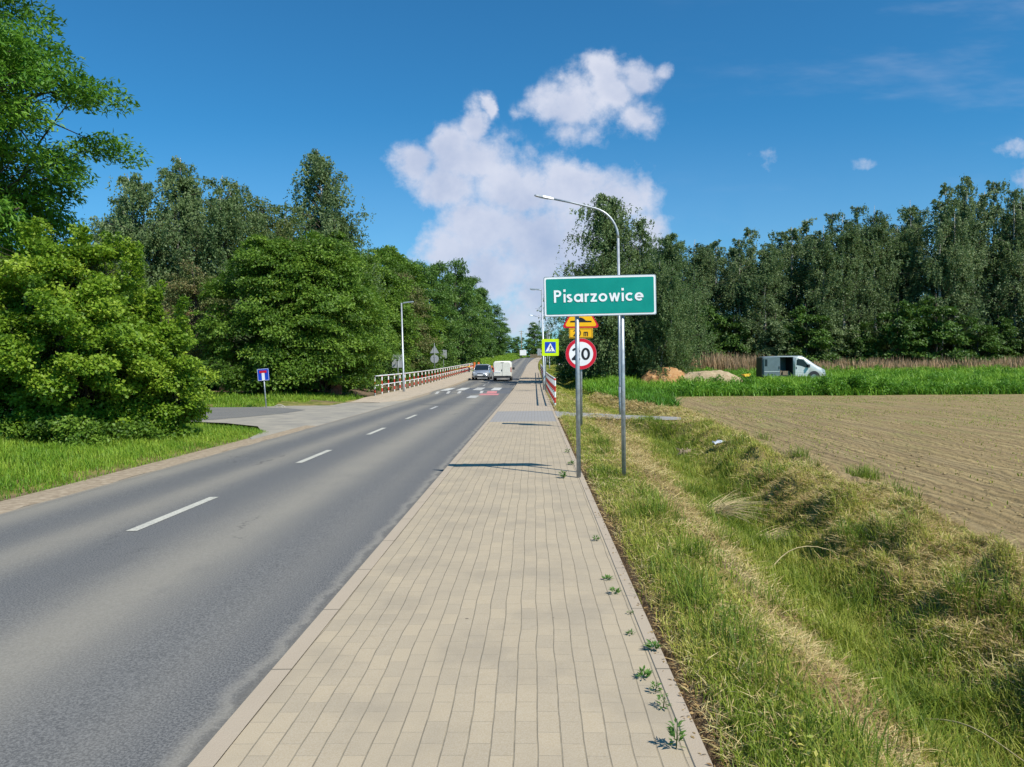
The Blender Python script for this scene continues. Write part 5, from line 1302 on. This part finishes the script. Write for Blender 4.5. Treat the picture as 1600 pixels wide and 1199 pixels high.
def white_van():
    x, y = -2.95, 72.5; root = empty('van', (x, y, float(zs(y))-.07), R(90.5), 'small white panel van driving away up the right lane', 'van')
    mb = MB(); st = [(-2.08, .76, .36, 1.70), (-2.04, .83, .32, 1.78), (-1.8, .86, .30, 1.82), (0, .87, .28, 1.84), (.5, .86, .28, 1.80)]
    mb.loft([ringpts(*s, .78, .16) for s in st]); st = [(.5, .86, .28, 1.80), (.8, .86, .28, 1.55), (1.25, .85, .28, 1.12), (1.7, .82, .28, .98), (2.05, .70, .30, .74)]
    mb.loft([ringpts(*s, .80, .10) for s in st]); mb.build('body', ['whitecar'], root)
    mb = MB(); mb.loft([[(x_, a, z), (x_, -a, z), (x_, -a, z+.015), (x_, a, z+.015)] for x_, a, z in ((.58, .64, 1.74), (1.2, .68, 1.18))], smooth=False); mb.build('windscreen', ['glass'], root)
    mb = MB(); mb.box((-2.07, 0, .37), (.10, 1.62, .20)); mb.build('bumper', ['darkplastic'], root)
    mb = MB(); mb.box((-2.092, 0, 1.10), (.012, .012, 1.25)); mb.box((-2.092, 0, 1.68), (.02, .3, .03)); mb.build('door_seam', ['darkplastic'], root)
    mb = MB(); mb.box((-2.10, .05, .98), (.03, .05, .14)); mb.build('door_handle', ['darkplastic'], root)
    mb = MB(); mb.box((-2.10, .42, .82), (.012, .52, .11)); mb.build('number_plate', ['signwhite'], root)
    for s in (-1, 1):
        mb = MB(); mb.box((-2.05, s*.79, 1.02), (.06, .09, .42)); mb.build('tail_light', ['tail'], root)
        mb = MB(); mb.box((.95, s*.98, 1.12), (.12, .20, .22)); mb.build('mirror', ['darkplastic'], root)
        mb = MB(); mb.add([(.85, s*.872, 1.1), (.15, s*.876, 1.1), (.15, s*.80, 1.6), (.55, s*.80, 1.6)], [[0, 1, 2, 3]]); o = mb.build('side_window', ['glass'], root); m_ = o.modifiers.new('t', 'SOLIDIFY'); m_.thickness = .02; m_.offset = 0
    wheels(root, (1.3, -1.35), .86, .32)
white_van()
def field_van():
    x, y = 19.9, 60.2; z = float(gz(x, y))+.08
    root = empty('van', (x, y, z), R(-2), 'grey panel van parked in the green crop with its side door open', 'van')
    W_ = .93
    prof = [(-2.40, .42), (-2.42, 1.0), (-2.38, 1.82), (-2.25, 1.93), (.25, 1.97), (.75, 1.93)]
    # near side is -y. rear shell: roof, floor, far wall, rear doors, partition
    mb = MB(); mb.loft([[(x_, -W_*.93, z_-.09), (x_, -W_*.80, z_), (x_, W_*.80, z_), (x_, W_*.93, z_-.09), (x_, W_*.9, z_-.13), (x_, -W_*.9, z_-.13)] for x_, z_ in ((-2.38, 1.88), (-2.2, 1.95), (-1, 1.98), (.3, 1.98), (.72, 1.93))]); mb.build('roof', ['vangrey'], root)
    mb = MB(); mb.box((-.9, 0, .45), (3.0, 1.78, .12)); mb.build('floor', ['darkplastic'], root)
    mb = MB(); mb.box((-.95, W_-.03, 1.15), (2.9, .05, 1.42)); mb.build('far_side', ['vangrey'], root)
    mb = MB(); mb.box((-2.39, 0, 1.1), (.06, 1.80, 1.45)); mb.box((-2.435, -.9, 1.1), (.03, .07, 1.35)); mb.build('rear_doors', ['darkplastic'], root)
    mb = MB(); mb.prism([(-2.38, .38), (-1.12, .38), (-1.12, 1.86), (-2.38, 1.86)], -W_, -W_+.04); mb.build('rear_side_panel', ['vangrey'], root)
    mb = MB(); mb.prism(rrect(-2.30, .42, -1.10, 1.84, .06), -W_-.075, -W_-.035); mb.stroke([(-2.28, .78), (-1.14, .78)], .05, -W_-.08, 1); o = mb.build('sliding_door', ['vangrey', 'vansilver'], root)
    mb = MB(); mb.box((-1.17, -W_-.095, 1.08), (.05, .04, .2)); mb.build('handle', ['darkplastic'], o)
    mb = MB(); mb.prism([(-2.25, 1.18), (-2.05, 1.18), (-2.05, 1.72), (-2.25, 1.72)], -W_-.079, -W_-.075); mb.build('side_window', ['glass'], o)
    mb = MB(); mb.box((-.12, 0, 1.15), (.05, 1.7, 1.4)); mb.build('partition', ['darkplastic'], root)
    mb = MB(); mb.box((-.55, 0, .66), (.5, 1.3, .3)); mb.box((-.95, -.3, .60), (.22, .5, .5), rot=Matrix.Rotation(R(15), 3, 'Y')); o = mb.build('cargo', ['wood'], root)
    # cab
    st = [(-.10, .93, .34, 1.97, .80), (.3, .93, .34, 1.98, .80), (.62, .93, .34, 1.95, .80), (1.05, .93, .34, 1.68, .76), (1.5, .92, .34, 1.36, .76), (1.8, .90, .34, 1.15, .80), (2.1, .86, .32, 1.02, .80), (2.32, .78, .32, .86, .82), (2.42, .66, .36, .62, .85)]
    mb = MB(); mb.loft([ringpts(a, b, c, d, k, .13) for a, b, c, d, k in st]); mb.build('cab', ['vansilver'], root)
    mb = MB(); mb.loft([[(x_, a, z_+.006), (x_, -a, z_+.006), (x_, -a, z_+.03), (x_, a, z_+.03)] for x_, a, z_ in ((.70, .70, 1.88), (1.05, .69, 1.68), (1.5, .69, 1.36), (1.74, .68, 1.185))], smooth=False); mb.build('windscreen', ['glass'], root)
    for s in (-1, 1):
        mb = MB(); y0, y1 = (-W_-.018, -W_-.004) if s < 0 else (W_+.004, W_+.018)
        mb.prism([(.05, .40), (1.02, .40), (1.08, .9), (1.22, 1.18), (.70, 1.74), (.08, 1.84)], y0, y1); mb.prism([(.08, .70), (1.04, .70), (1.05, .76), (.08, .76)], y0+s*.006, y1+s*.006); d = mb.build('front_door', ['vansilver'], root)
        mb = MB(); mb.prism([(.14, 1.26), (.50, 1.20), (.80, 1.08), (1.16, 1.10), (.66, 1.66), (.30, 1.73), (.16, 1.66)], y0+s*.012, y1+s*.012); mb.build('door_window', ['glass'], d)
        mb = MB(); mb.box((.14, s*(W_+.03), 1.05), (.05, .03, .16)); mb.build('handle', ['darkplastic'], d)
        mb = MB(); mb.box((1.02, s*(W_+.16), 1.18), (.12, .22, .24)); mb.build('mirror', ['darkplastic'], d)
        mb = MB(); mb.prism([(1.98, .74), (2.32, .66), (2.30, .86), (2.10, .98)], s*.80-.06, s*.80+.06); mb.build('headlight', ['head'], root)
        mb = MB(); mb.prism(arc(1.45, .36, .44, .44, 0, 180, 16), s*(W_-.02), s*(W_+.006)); mb.build('wheel_arch', ['darkplastic'], root)
    mb = MB(); mb.box((2.38, 0, .42), (.16, 1.5, .16)); mb.box((2.41, 0, .68), (.03, .8, .1)); mb.build('bumper', ['vangrey'], root)
    wheels(root, (1.45, -1.6), W_+.0, .33, .22)
field_van()
# sand heaps
def heap(name, x, y, a, b, h, mat, label, seed):
    n, m_ = 46, 26; V_ = []
    for j in range(m_):
        for i in range(n):
            u = -1+2*i/(n-1); v = -1+2*j/(m_-1); q = max(0, 1-(u*u+v*v))
            z = h*q**.7*(.55+.9*float(fnoise(u*2.6+seed, v*2.2, seed)))+float(fnoise(u*9, v*9, seed))*.12*h*(q > 0)
            V_.append((u*a, v*b, z-.05))
    F_ = [[j*n+i, j*n+i+1, (j+1)*n+i+1, (j+1)*n+i] for j in range(m_-1) for i in range(n-1)]
    o = link(name, np_mesh(name, V_, F_, M[mat], smooth=True)); o.location = (x, y, float(gz(x, y))); tag(o, label, 'sand heap', 'sand heaps in the crop')
heap('sand_heap', 9.9, 58.6, 2.0, 1.6, 1.12, 'sand_orange', 'orange brown sand heap at the foot of the hanging birch', 3)
heap('sand_heap', 12.9, 58.4, 3.0, 1.4, .88, 'sand_pale', 'long pale sand heap between the orange heap and the grey van', 5)
o = empty('wheelbarrow', (15.9, 58.3, float(gz(15.9, 58.3))+.35), R(20), 'small yellow wheelbarrow tipped in the crop left of the grey van', 'wheelbarrow')
mb = MB(); mb.prism([(-.45, .55), (-.25, .25), (.35, .3), (.6, .62)], -.28, .28); mb.build('tray', ['yellow'], o); o.scale = (.6, .6, .6)
mb = MB(); mb.tube([(-.9, -.2, .5), (-.3, -.2, .25), (.5, -.1, .1)], .02, 6); mb.tube([(-.9, .2, .5), (-.3, .2, .25), (.5, .1, .1)], .02, 6); mb.build('frame', ['darkplastic'], o)
mb = MB(); mb.tube([(.55, -.05, .1), (.55, .05, .1)], .17, 14); mb.build('wheel', ['rubber'], o)
# orange barrier beyond the railing
o = empty('mesh_barrier', (-9.4, 113.5, float(gz(-9.4, 113.5))-.4), R(8), 'orange plastic mesh barrier at the far end of the left railing', 'barrier')
mb = MB(); n = 12
for i in range(n):
    for z in np.arange(.1, 1.05, .16): mb.box((-.2+.36*i+.18, 0, z+.03*math.sin(i)), (.36, .015, .085))
    mb.box((-.2+.36*i, 0, .55), (.10, .02, 1.0+.1*math.sin(i*2)))
mb.build('mesh', ['orange'], o)
for px_ in (0, 1.4, 2.8, 4.1): post_tube(o, px_-.2, 0, 1.25, .03, 'yellow')
o = empty('warning_beacon', (-8.7, 112, float(gz(-8.7, 112))), 0, 'orange upright board in front of the mesh barrier', 'beacon', 'orange works boards')
mb = MB(); mb.box((0, 0, .65), (.26, .05, 1.1)); mb.box((0, 0, .08), (.5, .4, .12)); mb.build('board', ['orange'], o)
o2 = copy_tree(o); o2.location.x = -8.1; tag(o2, 'second orange upright board, right of the other in front of the mesh barrier')
o = empty('hazard_block', (-9.3, 103, float(gz(-9.3, 103))), 0, 'yellow topped dark barrier block left of the silver car', 'barrier')
mb = MB(); mb.box((0, 0, .35), (1.3, .4, .7)); mb.build('block', ['darkplastic'], o, .04); mb = MB(); mb.box((0, 0, .78), (1.35, .44, .14)); mb.build('cap', ['yellow'], o, .02)
# marker post by the maple bush, brick pillar under the trees, marker posts on the right
o = empty('marker_post', (-10.35, 21.9, -.05), 0, 'thin white marker post at the corner of the side road beside the maple bush', 'post')
mb = MB(); mb.tube([(0, 0, -.1), (0, 0, 1.05)], .028, 8); mb.build('shaft', ['white'], o); mb = MB(); mb.tube([(0, 0, .78), (0, 0, .9)], .031, 8); mb.build('reflector', ['red'], o)
def brick_pillar(x, y, label):
    o = empty('brick_pillar', (x, y, float(gz(x, y))), .2, label, 'pillar'); mb = MB()
    for k in range(11): mb.box((0, 0, .06+.085*k), (.55-.004*(k % 2), .45-.004*(k % 2), .08))
    mb.build('brickwork', ['brick'], o); mb = MB(); mb.box((0, 0, 1.03), (.64, .54, .07)); mb.build('cap', ['concrete'], o, .01)
brick_pillar(-10.7, 41.2, 'low reddish brick pillar half hidden below the largest broadleaf tree')
o = empty('marker_post', (3.3, 104, float(gz(3.3, 104))), 0, 'distant grey post with a small white plate right of the crossing sign', 'post')
mb = MB(); mb.tube([(0, 0, -.1), (0, 0, 3.3)], .07, 8); mb.build('shaft', ['lampgrey'], o); mb = MB(); mb.box((.25, 0, .9), (.5, .03, .7)); mb.build('plate', ['signwhite'], o)
def far_fence():
    x, y = -3.4+float(cx(250)), 252; o = empty('garden_fence', (x, y, float(gz(x, y))), 0, 'brown garden fence at the crest beside the notice board', 'fence'); mb = MB()
    for i in range(26): mb.box((i*.28, 0, .75), (.2, .05, 1.5-.1*(i % 3)))
    mb.box((3.5, .05, 1.1), (7.4, .05, .1)); mb.build('boards', ['wood'], o)
far_fence()
